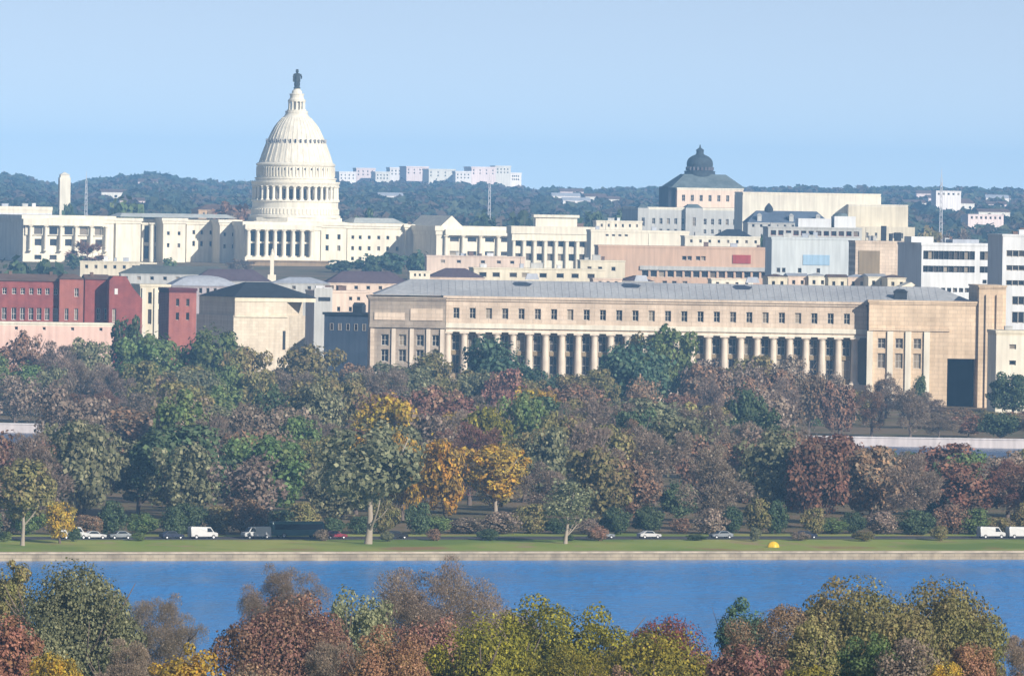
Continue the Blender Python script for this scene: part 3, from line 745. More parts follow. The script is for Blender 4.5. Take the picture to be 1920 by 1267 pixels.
# ================================================================== THE LONG COLUMNED BUILDING
def columned():
    b = Bld('columned_building', 'very long tan stone building with a grey roof and a row of tall columns', 'office building', 692, 2860, 1.5, pyref=620)
    X, Z = b.X, b.Z
    pr = 1200
    zr = lambda py, px=pr: Z(py, px)
    zb = -1.0
    # measured rows, taken at photo column 1200
    z_eave, z_w1, z_w0, z_arch1, z_gap1 = zr(569), zr(582), zr(602), zr(611), zr(627)
    k = 2860 / F
    wins = [855 + 30.55 * i for i in range(25)]
    colpx = [840 + 30.55 * i for i in range(26)]
    xA, xB = X(836), X(1626)
    # upper storey with the row of small windows
    hs = [(X(p) - .85, X(p) + .85, z_w0, z_w1) for p in wins]
    b.block(xA, xB, z_gap1, z_eave, 0, 40, TAN, hs, recess=.7, frame=FRAMEM)
    b.cornice(xA, xB - .7, -.02, 38, z_eave, 1.3, TAN, .8)
    b.part('string_course', CREAM2, lambda m: m.box(xA, xB, -.55, -.01, z_arch1 - 1.3, z_arch1))
    b.part('string_course', CREAM2, lambda m: m.box(xA, xB, -.30, -.01, z_gap1, z_gap1 + .5))
    # lower storeys, set back behind the columns
    lo = []
    for p in wins: lo += [(X(p) - 1.1, X(p) + 1.1, zr(662), zr(632)), (X(p) - 1.1, X(p) + 1.1, zr(705), zr(670))]
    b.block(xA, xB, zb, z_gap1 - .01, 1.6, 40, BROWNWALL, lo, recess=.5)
    b.part('plinth', TAN, lambda m: m.box(xA, xB, -1.2, 1.59, zb, zr(715)))
    for p in colpx:
        link('column', column_mesh(.98, z_gap1 - zr(715) - .01, COLM), b.root, (X(p), .2, zr(715)))
    # roof with seams
    def roof(m):
        x0, x1 = X(700), X(1836)
        z0 = z_eave + 1.32; z1 = zr(531)
        m.hip(x0, x1, -.2, 39, z0, z1, X(770) - x0, 16)
    b.part('roof', GREYROOF, roof)
    def seams(m):
        z0 = z_eave + 1.32; z1 = zr(531)
        for i in range(75):
            x = X(775) + i * (X(1760) - X(775)) / 74
            m.add([(x - .06, -.2, z0 + .0), (x + .06, -.2, z0), (x + .06, 15.8, z1 + .0), (x - .06, 15.8, z1), (x - .06, -.2, z0 + .07), (x + .06, -.2, z0 + .07), (x + .06, 15.8, z1 + .07), (x - .06, 15.8, z1 + .07)],
                  [(4, 5, 6, 7), (0, 1, 5, 4), (1, 2, 6, 5), (3, 0, 4, 7)])
    b.part('roof_seams', GREYROOF, seams)
    for p in (985, 1190, 1400):
        b.part('skylight', PALEROOF, lambda m, p=p: m.hip(X(p), X(p + 26), 7, 11, z_eave + 6.0, z_eave + 7.6, .5, .5))
    b.part('roof_vent', DARKROOF, lambda m: (m.box(X(1678), X(1702), 3, 5.5, z_eave + 1.0, z_eave + 4.2), m.hip(X(1676), X(1704), 2.7, 5.8, z_eave + 4.2, z_eave + 5.0, 1, 1)))
    # left end pavilion, its weaker light put into a darker stone colour
    xp0, xp1 = X(693), X(835)
    pw = [(X(p) - 1.0, X(p) + 1.0, za, zb_) for p in (722, 755, 788, 817) for za, zb_ in ((Z(678, 760), Z(655, 760)), (Z(648, 760), Z(627, 760)))]
    o = b.block(xp0, xp1, zb, Z(563, 760), -1.2, 39, SHADETAN, pw, recess=.8)
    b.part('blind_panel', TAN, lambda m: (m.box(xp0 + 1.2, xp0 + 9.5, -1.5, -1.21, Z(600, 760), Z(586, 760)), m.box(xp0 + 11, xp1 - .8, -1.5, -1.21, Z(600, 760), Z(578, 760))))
    b.part('string_course', SHADETAN, lambda m: m.box(xp0 - .1, xp1 + .05, -1.9, -1.21, Z(614, 760), Z(607, 760)))
    b.cornice(xp0, xp1 - .3, -1.2, 37, Z(563, 760), 1.0, SHADETAN, .6)
    for p in (698, 738, 772, 803, 829): b.part('pilaster', COLM if p != 698 else TAN, lambda m, p=p: m.box(X(p) - .55, X(p) + .55, -1.75, -1.21, Z(690, 760), Z(616, 760)))
    # right end block with tall paired windows and a deep shaded gateway
    x0, x1, x2 = X(1628), X(1776), X(1833)
    zt = Z(571, 1730)
    hs = []
    for p in (1652, 1685, 1719): hs += [(X(p) - 1.05, X(p) + 1.05, Z(690, 1690), Z(662, 1690)), (X(p) - 1.05, X(p) + 1.05, Z(653, 1690), Z(634, 1690))]
    b.block(x0, x1, zb, zt, -5, 38, PEACH, hs, recess=.6)
    b.block(x1 + .005, x2, Z(672, 1800), zt, -5, 38, PEACH, [], recess=.6)
    b.part('gateway_wall', DARKROOF, lambda m: m.box(x1 + .005, x2, 10, 38, zb, Z(672, 1800) - .01))  # gateway's shade is put into the dark colour of its back wall
    b.part('string_course', PEACH, lambda m: m.box(x0, X(1780), -5.5, -5.01, Z(620, 1700), Z(614, 1700)))
    b.cornice(x0 + .2, x2 - .2, -5, 36, zt, 1.1, PEACH, .5)
    for p in (1630, 1668, 1702, 1737): b.part('pilaster', CREAM2, lambda m, p=p: m.box(X(p) - .8, X(p) + .8, -5.6, -5.01, zb, Z(621, 1690)))
    # corner pier, taller
    b.block(x2 + .005, X(1884), zb, Z(541, 1860), -6, 34, PEACH, [], recess=.5, part='corner_pier')
    b.part('pilaster', PEACH, lambda m: (m.box(X(1846), X(1858), -6.7, -6.01, zb, Z(552, 1860)), m.box(X(1866), X(1878), -6.7, -6.01, zb, Z(552, 1860))))
    b.cornice(x2 + .3, X(1884) - .3, -6, 33, Z(541, 1860), .9, PEACH, .5)
columned()

# ================================================================== OTHER BUILDINGS
def shed(name, label, cat, pa, pb, ptop, D, depth, th, mat, rowsy=(), cols=(), w=6, zb=None, corn=.8, cmat=None, roof=None, recess=.5, mull=False, group=None, frame=FRAMEM, win='window', over=.4, pyref=None, bottom=-6):
    if 3700 < D < 5150 and name not in ('banded_office', 'shaded_hall'): th *= .35
    b = Bld(name, label, cat, pa, D, th, group, pyref or ptop + 20)
    pm = (pa + pb) / 2
    zt = b.Z(ptop, pm)
    hs = []
    for r in rowsy:
        ya, yb = r[0], r[1]; cs = r[2] if len(r) > 2 else cols; ww = r[3] if len(r) > 3 else w
        hs += holes(b, cs, ww, ya, yb, 0, pxr=pm)
    x1 = b.X(pb)
    b.block(0, x1, bottom, zt - corn, 0, depth, mat, hs, recess=recess, mull=mull, frame=frame, win=win)
    if corn: b.cornice(over * .5, x1 - over * .5, over * .5, depth - over * .5, zt - corn, corn, cmat or mat, over)
    if roof:
        kind, rm, ry = roof[:3]
        z1 = b.Z(ry, pm)
        inset = roof[3] if len(roof) > 3 else 3
        if kind == 'hip': b.part('roof', rm, lambda m: m.hip(-.3, x1 + .3, -.3, depth + .3, zt + .004, z1, inset, depth * .45))
        if kind == 'flat': b.part('roof', rm, lambda m: m.hip(.8, x1 - .8, 1.5, depth - 1, zt + .004, z1, inset, 2))
        if kind == 'gable': b.part('roof', rm, lambda m: m.extrude_x([(-.4, zt + .004), (depth + .4, zt + .004), (depth / 2, z1)], -.3, x1 + .3))
    b.zt = zt; b.x1 = x1
    if not roof and depth >= 16 and x1 > 14 and D < 5100:
        hr = random.Random(int(pa * 7 + D))
        for _ in range(hr.randint(2, 5)):
            x = hr.uniform(2, x1 - 5); y = hr.uniform(3, depth - 5); ww = hr.uniform(1.0, 3.2); hh = hr.uniform(.7, 1.9)
            b.part(hr.choice(['roof_vent', 'roof_hatch', 'air_handler']), hr.choice([PALEROOF, CONCRETE, GREYWALL, BROWNROOF]), lambda m: (m.box(x, x + ww, y, y + 2.2, zt + .004, zt + hh), m.box(x - .12, x + ww + .12, y - .12, y + 2.32, zt + hh + .003, zt + hh + .16)))
        if hr.random() < .5:
            x = hr.uniform(3, x1 - 3)
            b.part('antenna', DARKROOF, lambda m: m.tube([(x, 5, zt), (x, 5, zt + hr.uniform(3, 5))], [.1, .05], 5))
    return b

# --- front row, left
def red_brick():
    b = Bld('brick_building', 'long dark red brick building with white windows and a gabled end', 'brick building', -40, 2960, 8, pyref=560)
    X, Z = b.X, b.Z
    cols = [-26, -8, 8, 26, 42, 58, 73, 88, 103]
    hs = holes(b, cols, 8, 540, 552, 0, 60) + holes(b, cols, 9, 577, 600, 0, 60)
    b.block(0, X(110), -2, Z(527, 60), 0, 16, REDBRICK, hs, frame=WHITEFR)
    b.part('roof', BROWNROOF, lambda m: m.extrude_x([(-.5, Z(527, 60)), (16.5, Z(527, 60)), (8, Z(514, 60))], -.3, X(110)))
    hs = holes(b, [143], 8, 540, 556, -2.5, 130) + holes(b, [125, 143], 7, 578, 600, -2.5, 130)
    b.block(X(111, -2.5), X(156, -2.5), -2, Z(523, 130), -2.5, 15, REDBRICK2, hs, part='tower', frame=WHITEFR)
    b.part('tower_roof', BROWNROOF, lambda m: m.hip(X(109, -2.5), X(158, -2.5), -2.9, 15, Z(523, 130) + .01, Z(514, 130), 2, 6))
    hs = holes(b, [183, 198], 7, 578, 600, 3, 188)
    b.block(X(157, 3), X(203, 3), -2, Z(524, 180), 3, 16, REDBRICK, hs, frame=WHITEFR)
    b.part('roof', BROWNROOF, lambda m: m.extrude_x([(2.6, Z(524, 180)), (16.5, Z(524, 180)), (9, Z(515, 180))], X(157, 3), X(204, 3)))
    g0, g1 = X(204, -3), X(266, -3)
    hs = holes(b, [214], 7, 579, 604, -3, 235)
    b.block(g0, g1, -2, Z(560, 235), -3, 15, REDBRICK, hs, part='gable_wall', frame=WHITEFR)
    gx = X(222, -3)
    b.part('gable', REDBRICK, lambda m: m.extrude_y([(g0, Z(560, 235) + .003), (g1, Z(560, 235) + .003), (g1 - 2.6, Z(540, 235)), (gx + 2, Z(518, 235)), (gx - 1.6, Z(518, 235)), (g0, Z(526, 235))], -2.99, 14.9))
    b.part('attic_window', WHITEFR, lambda m: (m.box(X(214, -3), X(220, -3), -3.15, -2.992, Z(552, 235), Z(541, 235))))
    for p in (20, 96, 172): b.part('chimney', BROWNROOF, lambda m, p=p: m.box(X(p), X(p + 6), 7, 8.4, Z(521, 60), Z(509, 60)))
red_brick()
b = shed('annex_building', 'low pale pink flat roofed annex in front of the red brick building', 'building', -40, 212, 604, 2900, 9, 6, stone('rose_stone', (.76, .54, .46), (.66, .45, .39), .15), rowsy=[(613, 619, [-20, 30, 82, 135, 188], 6)], corn=1.0, frame=WHITEFR, cmat=CREAM2, zb=None, bottom=-2)
b = shed('pilaster_building', 'narrow cream building with tall pilasters between two red brick walls', 'building', 263, 319, 533, 3060, 18, 10, CREAM, rowsy=[(548, 570, [281, 298], 7), (580, 608, [281, 298], 7)], corn=1.2)
for p in (266, 289, 310): b.part('pilaster', CREAM2, lambda m, p=p: m.box(b.X(p), b.X(p + 7), -.6, -.01, -4, b.Z(540, 290)))
b = shed('brick_block', 'small bright red brick block with a dark red roof edge', 'brick building', 317, 368, 540, 3000, 14, 14, REDBRICK2, rowsy=[(560, 574, [333, 352], 6), (586, 600, [333, 352], 6)], corn=1.4, cmat=stone('dark_red_trim', (.12, .03, .04), (.09, .025, .03), .3), bottom=-2)
b = shed('mansard_building', 'building with a rounded pale grey mansard roof behind the red brick block', 'building', 322, 446, 536, 3120, 22, 6, stone('lavender_wall', (.42, .38, .40), (.36, .32, .34), .2), rowsy=[(540, 550, row(335, 430, 8), 6)], corn=.5)
def mansard(m):
    z0, z1 = b.zt + .004, b.Z(517, 384); pr_ = [(-.4, 0), (2.0, .45), (3.6, .72), (5.4, .9), (8.0, 1.0)]
    for (a, h0), (c, h1) in zip(pr_, pr_[1:]):
        m.hip(a, b.x1 - a, a, 22 - a, z0 + (z1 - z0) * h0, z0 + (z1 - z0) * h1, c - a, c - a)
b.part('mansard_roof', PALEROOF, mansard)

def museum():
    b = Bld('museum_hall', 'large blank cream stone hall with angled corners and a dark hipped roof', 'museum hall', 441, 2880, 24, pyref=620)
    X, Z = b.X, b.Z
    x1 = X(560)
    w = X(612) - 0
    z0 = -3; ze = Z(566, 520)
    # hexagonal body: front, angled right face, shaded left face
    poly = [(0, 0), (X(533), 0), (X(588), 9.5), (X(588), 20), (X(533), 25), (0, 25)]
    def body(m):
        n = len(poly)
        for (za, zb_, o) in ((z0, Z(592, 520), .9), (Z(592, 520) + .003, ze, .35)):
            cx_, cy_ = 9, 15
            q = [(x + (o if x > cx_ else -o), y + (o if y > cy_ else -o)) for x, y in poly]
            m.add([(x, y, za) for x, y in q] + [(x, y, zb_) for x, y in q], [tuple(range(n, 2 * n))] + [(i, (i + 1) % n, n + (i + 1) % n, n + i) for i in range(n)])
    b.part('wall', stone('smooth_cream_stone', (.74, .65, .52), (.66, .57, .46), .12, brick=(1.6, .8, .02)), body)
    b.part('string_course', CREAM, lambda m: m.box(-.6, X(533) + .3, -1.25, -.36, Z(595, 520), Z(592.2, 520)))
    b.part('window_slot', DARKVOID, lambda m: m.box(X(527), X(532), -1.02, -.905, Z(655, 520), Z(620, 520)))
    b.part('parapet', CREAM, lambda m: m.box(-.5, X(588), -.6, 25, ze + .003, ze + 1.2))
    b.part('roof', DARKROOF, lambda m: (m.hip(-.9, X(590), -1, 25.4, ze + 1.21, Z(546, 520), 3.5, 5), m.hip(2.7, X(580) - 2.0, 4.2, 20.2, Z(546, 520) + .003, Z(530, 520), 5.2, 7.5)))
museum()
# left end of the columned building: block in shade, the shade put into its dark blue wall colour
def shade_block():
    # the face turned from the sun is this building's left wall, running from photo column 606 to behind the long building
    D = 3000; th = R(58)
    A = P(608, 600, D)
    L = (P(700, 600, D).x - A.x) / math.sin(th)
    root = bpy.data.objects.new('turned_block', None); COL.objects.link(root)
    tag(root, 'shaded block, its shade painted dark blue, with a small chimney beside the cream hall', 'building')
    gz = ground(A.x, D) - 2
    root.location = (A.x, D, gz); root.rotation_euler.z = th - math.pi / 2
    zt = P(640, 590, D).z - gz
    mb = MB(); mb.box(0, L, 0, 14, 0, zt); mb.obj('wall', stone('shade_blue_wall', (.085, .115, .17), (.06, .085, .13), .2), root)
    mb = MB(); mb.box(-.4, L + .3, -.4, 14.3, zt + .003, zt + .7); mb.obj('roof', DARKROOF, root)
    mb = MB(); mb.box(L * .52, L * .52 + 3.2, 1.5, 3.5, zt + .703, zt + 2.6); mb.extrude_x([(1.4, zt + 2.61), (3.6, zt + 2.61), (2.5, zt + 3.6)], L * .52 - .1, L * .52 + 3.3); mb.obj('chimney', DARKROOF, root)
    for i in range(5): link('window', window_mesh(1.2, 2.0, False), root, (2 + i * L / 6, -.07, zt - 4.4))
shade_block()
b = shed('grey_tan_building', 'grey and tan building between the cream hall and the long columned building', 'building', 588, 692, 545, 3150, 20, 8, PINK, rowsy=[(556, 563, [657, 672], 6), (575, 584, [635, 657, 672], 6)], corn=1.0)
b.part('side_wing', GREYWALL, lambda m: m.box(b.X(588), b.X(622), -1.6, -.01, -4, b.Z(540, 605)))
b.part('louvre', DARKROOF, lambda m: m.box(b.X(596), b.X(618), -1.8, -1.61, b.Z(564, 605), b.Z(557, 605)))
# --- right front corner
b = shed('corner_house', 'cream stone building at the frame edge behind the round dark green tree', 'building', 1868, 1990, 620, 2800, 20, 4, CREAM2, rowsy=[(646, 655, [1899, 1930], 13), (676, 685, [1899, 1930], 13), (706, 716, [1899, 1930], 13)], corn=1.4, cmat=CREAM, bottom=-1)
b = shed('striped_tower', 'tall grey white office tower with faint horizontal bands at the frame edge', 'office tower', 1880, 1990, 440, 3200, 30, 6, CONCRETE, rowsy=[(470, 482, row(1893, 1985, 9), 11.4), (498, 508, row(1893, 1985, 9), 11.4), (526, 536, row(1893, 1985, 9), 11.4), (556, 572, row(1905, 1985, 8), 11.3), (585, 606, row(1905, 1985, 8), 11.3)], corn=1.0)

# --- modern banded office building
b = shed('banded_office', 'modern white office building with two long dark window bands', 'office building', 1728, 1884, 456, 3420, 34, 11, CONCRETE,
         rowsy=[(471, 487, row(1736, 1824, 10), 9.7), (471, 487, [1843, 1852.5, 1862], 9.4), (499, 511, row(1736, 1824, 10), 9.7), (499, 511, [1843, 1852.5, 1862], 9.4), (524, 531, [1848, 1857, 1866], 8), (540, 548, row(1736, 1860, 12), 8)], corn=1.6, recess=.9, frame=DARKROOF)
b.part('roof_plant', CONCRETE, lambda m: m.box(b.X(1716), b.X(1758), 6, 16, b.zt + .004, b.Z(444, 1740)))
b.part('roof_plant', PALEROOF, lambda m: m.box(b.X(1800), b.X(1850), 10, 20, b.zt + .004, b.zt + 1.2))

# --- middle of the city
b = shed('salmon_building', 'wide salmon coloured building with a dark strip of windows and a red panel', 'building', 1122, 1450, 462, 4000, 30, 7, SALMON,
         rowsy=[(480, 488, [1283, 1293, 1309, 1319], 8.5), (508, 520, row(1210, 1434, 15), 12.5), (527, 533, [1247, 1265, 1285], 9)], corn=1.3, recess=.8)
b.part('red_panel', stone('red_panel', (.42, .07, .06), (.34, .06, .05), .2), lambda m: m.box(b.X(1374), b.X(1408), -.35, -.01, b.Z(494, 1390), b.Z(478, 1390)))
b.part('ledge', GREYWALL, lambda m: m.box(b.X(1200), b.X(1442), -.7, -.01, b.Z(507.5, 1320), b.Z(500, 1320)))
b = shed('glass_block', 'pale blue grey panelled block beside the salmon building', 'building', 1447, 1612, 446, 3880, 30, 9, BLUEWALL, rowsy=[(503, 512, [1460, 1470, 1500, 1535], 7)], corn=1.2)
b.part('glazed_panel', stone('light_blue_panel', (.36, .52, .68), (.3, .45, .6), .15), lambda m: m.box(b.X(1506), b.X(1556), -.25, -.01, b.Z(497, 1530), b.Z(478, 1530)))
b = shed('tan_block', 'tan building with a brown panel and dark rooftop stacks by the banded office', 'building', 1604, 1716, 452, 3760, 28, 9, TAN, rowsy=[(484, 493, [1692, 1704], 6), (510, 518, [1692, 1704], 6)], corn=1.1)
b.part('panel', BROWNWALL, lambda m: m.box(b.X(1610), b.X(1650), -.3, -.01, b.Z(514, 1630), b.Z(470, 1630)))
for p, q, t in ((1655, 1664, 424), (1670, 1676, 438), (1680, 1692, 436)):
    b.part('roof_stack', DARKROOF, lambda m, p=p, q=q, t=t: m.box(b.X(p), b.X(q), 5, 8, b.zt + .004, b.Z(t, 1670)))
# row of cream houses below the glass block
hx = [1440, 1478, 1516, 1553, 1590, 1628, 1664, 1700]
words = ['first', 'second', 'third', 'fourth', 'fifth', 'sixth', 'last']
for i in range(7):
    t = 519 + rng.uniform(-2, 4)
    m_ = [CREAM, PINK, CREAM2][i % 3]
    shed('row_house', f'{words[i]} from the left of the small cream houses behind the grey roof', 'house', hx[i], hx[i + 1] - 1.5, t, 3300 + rng.uniform(-20, 20), 12, rng.uniform(3, 9), m_,
         rowsy=[(t + 8, t + 16, [hx[i] + 10, hx[i] + 26], 6)], corn=.6, group='cream houses behind the grey roof', roof=('gable' if i % 2 else 'hip', [BROWNROOF, PALEROOF, GREYROOF][i % 3], t - 5))
b = shed('white_gable_house', 'small bright white gabled house at the right end of the cream houses', 'house', 1688, 1722, 538, 3240, 10, 8, WHITE, corn=.3, rowsy=[(545, 552, [1698, 1710], 5)])
b.part('gable', WHITE, lambda m: m.extrude_y([(0, b.zt + .004), (b.x1, b.zt + .004), (b.x1 * .6, b.Z(529, 1705))], .1, 9.8))

b = shed('house_office', 'white stone building with two rows of large dark windows right of the domed building', 'government building', 960, 1124, 425, 4560, 34, 10, CREAM2, rowsy=[(452, 463, row(972, 1112, 8), 11), (476, 489, row(972, 1112, 8), 11)], corn=6, cmat=WHITE, recess=1.0, over=.8)
b.part('penthouse', CREAM2, lambda m: (m.box(b.X(1004, 8), b.X(1082, 8), 8, 24, b.zt + .004, b.Z(408, 1040)), m.box(b.X(1000, 8), b.X(1086, 8), 7, 25, b.Z(408, 1040) + .003, b.Z(403, 1040))))
b.columns([963, 982, 1002, 1022, 1042, 1062, 1082, 1102, 1121], -.9, -4, b.zt - 6, .7, WHITE)
b = shed('terrace_block', 'low salmon and pink terraced block in front of the right wing', 'building', 800, 984, 480, 4250, 20, 8, PINK, rowsy=[(488, 494, [830, 860, 905, 935, 960], 8)], corn=.8)
b = shed('olive_block', 'low cream block with faint olive windows just behind the grey roof ridge', 'building', 888, 1135, 503, 3600, 16, 6, CREAM, rowsy=[(512, 521, [905, 930, 962, 985, 1018, 1050, 1078, 1108], 14)], corn=.8)
b = shed('tan_low_block', 'plain tan block left of the salmon building with a pink end', 'building', 1088, 1172, 488, 3850, 20, 8, CREAM, rowsy=[(500, 508, [1105, 1125, 1150], 8)], corn=.8)
b = shed('white_slab', 'long blank bright white block behind the salmon building', 'building', 1108, 1292, 432, 4450, 30, 9, WHITE, rowsy=[(440, 444, [1138, 1150, 1162, 1174], 6)], corn=1.6)
b = shed('white_upper_block', 'small bright white block on top of the row behind the white office front', 'building', 1118, 1204, 414, 4700, 24, 9, WHITE, rowsy=[(420, 426, row(1128, 1194, 6), 4)], corn=1.2)
b = shed('hip_roof_hall', 'white hall with dark little roofs behind the salmon building', 'building', 1284, 1446, 443, 4320, 24, 9, CREAM2, rowsy=[(450, 456, row(1296, 1434, 9), 5)], corn=1.2)
b.part('roof', DARKROOF, lambda m: (m.hip(b.X(1344), b.X(1412), 3, 20, b.zt + .004, b.Z(430, 1378), 5, 7)))
b = shed('red_window_building', 'pale building with a strip of dark red windows above the blue grey block', 'building', 1440, 1616, 426, 4200, 26, 9, GREYWALL, rowsy=[(433, 442, row(1450, 1606, 12), 10)], corn=1.0, frame=stone('dark_red_frame', (.2, .03, .03), (.15, .025, .03), .3))
b.part('penthouse', CONCRETE, lambda m: m.box(b.X(1498), b.X(1560), 4, 20, b.zt + .004, b.Z(410, 1530)))
b.part('penthouse', CONCRETE, lambda m: m.box(b.X(1566), b.X(1606), 4, 20, b.zt + .004, b.Z(406, 1590)))
b.part('dome', COPPER, lambda m: m.lathe([(3.2, b.Z(406, 1590) + .01), (3.1, b.Z(404, 1590)), (2.3, b.Z(401, 1590)), (.8, b.Z(399, 1590))], 16, (b.X(1580), 12)))
b = shed('slate_roof_building', 'building with a long blue grey mansard roof below the cream slab', 'building', 1402, 1556, 418, 4550, 30, 8, GREYWALL, rowsy=[(421, 427, row(1412, 1546, 10), 5)], corn=.8, roof=('hip', stone('blue_slate_roof', (.13, .17, .24), (.09, .12, .17), .15), 396, 5))
b.part('cupola', DARKROOF, lambda m: m.lathe([(1.9, b.Z(400, 1445)), (1.9, b.Z(391, 1445)), (1.2, b.Z(386, 1445)), (.2, b.Z(381, 1445))], 10, (b.X(1445), 13)))
for p in (1420, 1480, 1530): b.part('dormer', GREYWALL, lambda m, p=p: (m.box(b.X(p), b.X(p + 8), 1.2, 6, b.zt + .5, b.zt + 3.0), m.hip(b.X(p) - .3, b.X(p + 8) + .3, .9, 6, b.zt + 3.003, b.zt + 4.0, .9, 2)))

# cream monumental slab (stepped) behind
b = Bld('cream_slab', 'huge blank cream white stepped block beside the dark domed library', 'library building', 1392, 5000, 2.5, pyref=400)
def slab():
    X, Z = b.X, b.Z
    b.block(0, X(1652), -5, Z(367, 1520), 0, 60, CREAM2, [], part='wall')
    b.cornice(.4, X(1652) - .4, .2, 59, Z(367, 1520), 1.3, WHITE, .4)
    b.block(X(1590, -8), X(1702, -8), -5, Z(388, 1650), -8, 50, CREAM, [], part='wall')
    b.cornice(X(1590, -8) + .3, X(1702, -8) - .3, -7.8, 49, Z(388, 1650), 1.1, CREAM2, .3)
    hs = holes(b, row(1560, 1690, 9), 4.5, 436, 446, -16, 1630) + holes(b, row(1560, 1690, 9), 4.5, 456, 466, -16, 1630)
    b.block(X(1550, -16), X(1714, -16), -5, Z(425, 1640), -16, 48, CREAM, hs, part='wall')
slab()

# domed library
def library():
    b = Bld('domed_library', 'grey stone library with a dark round dome and lantern on a green roof', 'library building', 1198, 5200, 9, pyref=400)
    X, Z = b.X, b.Z
    k = 5200 / F
    hs = holes(b, row(1212, 1392, 14), 5.5, 410, 421, 0, 1300) + holes(b, row(1212, 1392, 14), 5, 430, 438, 0, 1300)
    b.block(0, X(1404), -5, Z(394, 1300), 0, 50, GREYWALL, hs, recess=.7)
    b.cornice(.3, X(1404) - .3, .2, 49, Z(394, 1300), 1.2, CREAM2, .4)
    # corner pavilions
    for pa, pb in ((1196, 1216), (1286, 1318), (1386, 1406)):
        b.block(X(pa, -3), X(pb, -3), -5, Z(390, (pa + pb) / 2), -3, -.02, GREYWALL, holes(b, [(pa + pb) / 2], 6, 408, 424, -3), part='pavilion')
        b.part('pavilion_roof', COPPER, lambda m, pa=pa, pb=pb: m.hip(X(pa, -3), X(pb, -3), -3, 8, Z(390, (pa + pb) / 2) + .01, Z(383, (pa + pb) / 2), 2, 4))
    # square raised block
    hs = holes(b, row(1282, 1382, 7), 6, 366, 378, 12, 1330)
    b.block(X(1270, 12), X(1395, 12), Z(394, 1330) + 1.21, Z(357, 1330), 12, 46, PINK, hs, part='upper_wall')
    b.cornice(X(1270, 12) + .3, X(1395, 12) - .3, 12.2, 45.5, Z(357, 1330), 1.1, CREAM2, .5)
    cx, cy = X(1313, 29), 29
    b.part('painted_shade_face', DARKROOF, lambda m: m.box(X(1254, 16), X(1269, 16), 16, 44, Z(394, 1260) + 1.21, Z(350, 1260)))  # left face's shadow put in as a dark coloured box
    # the roof sheet and the dome
    b.part('roof', COPPER, lambda m: m.hip(X(1258, 13), X(1400, 13), 13, 45, Z(357, 1320) + 1.11, Z(327, 1320), 8.5, 10))
    zz = lambda py: Z(py, 1313)
    lt = lambda pr: [(r * k, zz(py)) for r, py in pr]
    d = b.part('dome', DOMECOP, lambda m: m.lathe(lt([(30, 332), (29, 324), (29.5, 321), (25, 320), (23.5, 316), (24.5, 312), (25, 307), (24, 302), (21.5, 297.5), (17.5, 294), (13, 291.5), (9, 290)]), 40, (cx, cy)))
    b.part('dome_window_band', stone('dome_band', (.13, .12, .14), (.1, .09, .11), .4), lambda m: [m.box(cx + 24.6 * k * math.cos(a) - .5, cx + 24.6 * k * math.cos(a) + .5, cy + 24.6 * k * math.sin(a) - .5, cy + 24.6 * k * math.sin(a) + .5, zz(319.5), zz(313)) for a in [i * math.pi / 10 for i in range(20)]] and None, parent=d)
    b.part('lantern', DOMECOP, lambda m: m.lathe(lt([(9, 290), (8, 288.5), (7, 288), (7, 283), (8, 282.5), (6.5, 280), (3.5, 278), (1.8, 276), (1.2, 273), (.3, 270)]), 16, (cx, cy)), parent=d)
library()

# far left neighbours of the domed building
b = shed('shaded_hall', 'grey hall with white roof at the frame edge beside the left wing', 'building', -60, 96, 387, 4900, 40, 13, CONCRETE, rowsy=[(425, 436, [-40, -15, 8, 30], 10), (452, 465, [-40, -15, 8, 30], 10)], corn=3.0, cmat=WHITE, recess=.9)

# roofs between the city front row and the capitol
def long_roof(label, pa, pb, ptop, peave, D, mat, wall=GREYWALL, depth=16, th=5, dorm=0):
    b = shed('long_roofed_building', label, 'building', pa, pb, peave, D, depth, th, wall, rowsy=[(peave + 5, peave + 12, row(pa + 10, pb - 10, max(3, int((pb - pa) / 22))), 7)], corn=.5, roof=('hip', mat, ptop, 6))
    return b
long_roof('long low building under a dark green grey roof below the left wing', 226, 440, 499, 514, 3650, stone('green_grey_roof', (.12, .14, .13), (.09, .1, .1), .1), th=4)
long_roof('building with a purple brown roof, left of the white stone pillar', 362, 508, 505, 527, 3480, PURPLEROOF)
long_roof('pale blue roofed low building just right of the white stone pillar', 512, 618, 520, 531, 3400, PALEROOF)
long_roof('building with a wide purple brown roof behind the grey roof\'s left end', 612, 768, 509, 531, 3420, PURPLEROOF, wall=PINK)
long_roof('building with a short purple brown roof right of the white roof box', 806, 908, 503, 520, 3380, PURPLEROOF, wall=PINK)
long_roof('small slate roof end peeping over the grey ridge below the salmon building', 1164, 1226, 517, 527, 3340, PURPLEROOF)
b = shed('white_roof_box', 'small bright white rooftop block above the left end of the grey roof', 'building', 768, 806, 508, 3310, 8, 6, WHITE, rowsy=[(513, 518, [778, 787, 796], 4)], corn=.7)
b = shed('white_low_block', 'small white block under the dark window strip of the salmon building', 'building', 1334, 1412, 523, 3450, 12, 5, WHITE, rowsy=[(529, 533, row(1345, 1400, 4), 6)], corn=.6)
b = shed('pink_low_block', 'low pink white block at the grey ridge left of the small slate roof', 'building', 1112, 1166, 522, 3330, 12, 5, PINK, rowsy=[(527, 531, [1125, 1140, 1155], 6)], corn=.6)
b = shed('cream_street_front', 'low cream street front above the red brick gable', 'building', 150, 262, 490, 4050, 16, 8, CREAM, rowsy=[(497, 504, row(162, 250, 6), 6)], corn=.8)
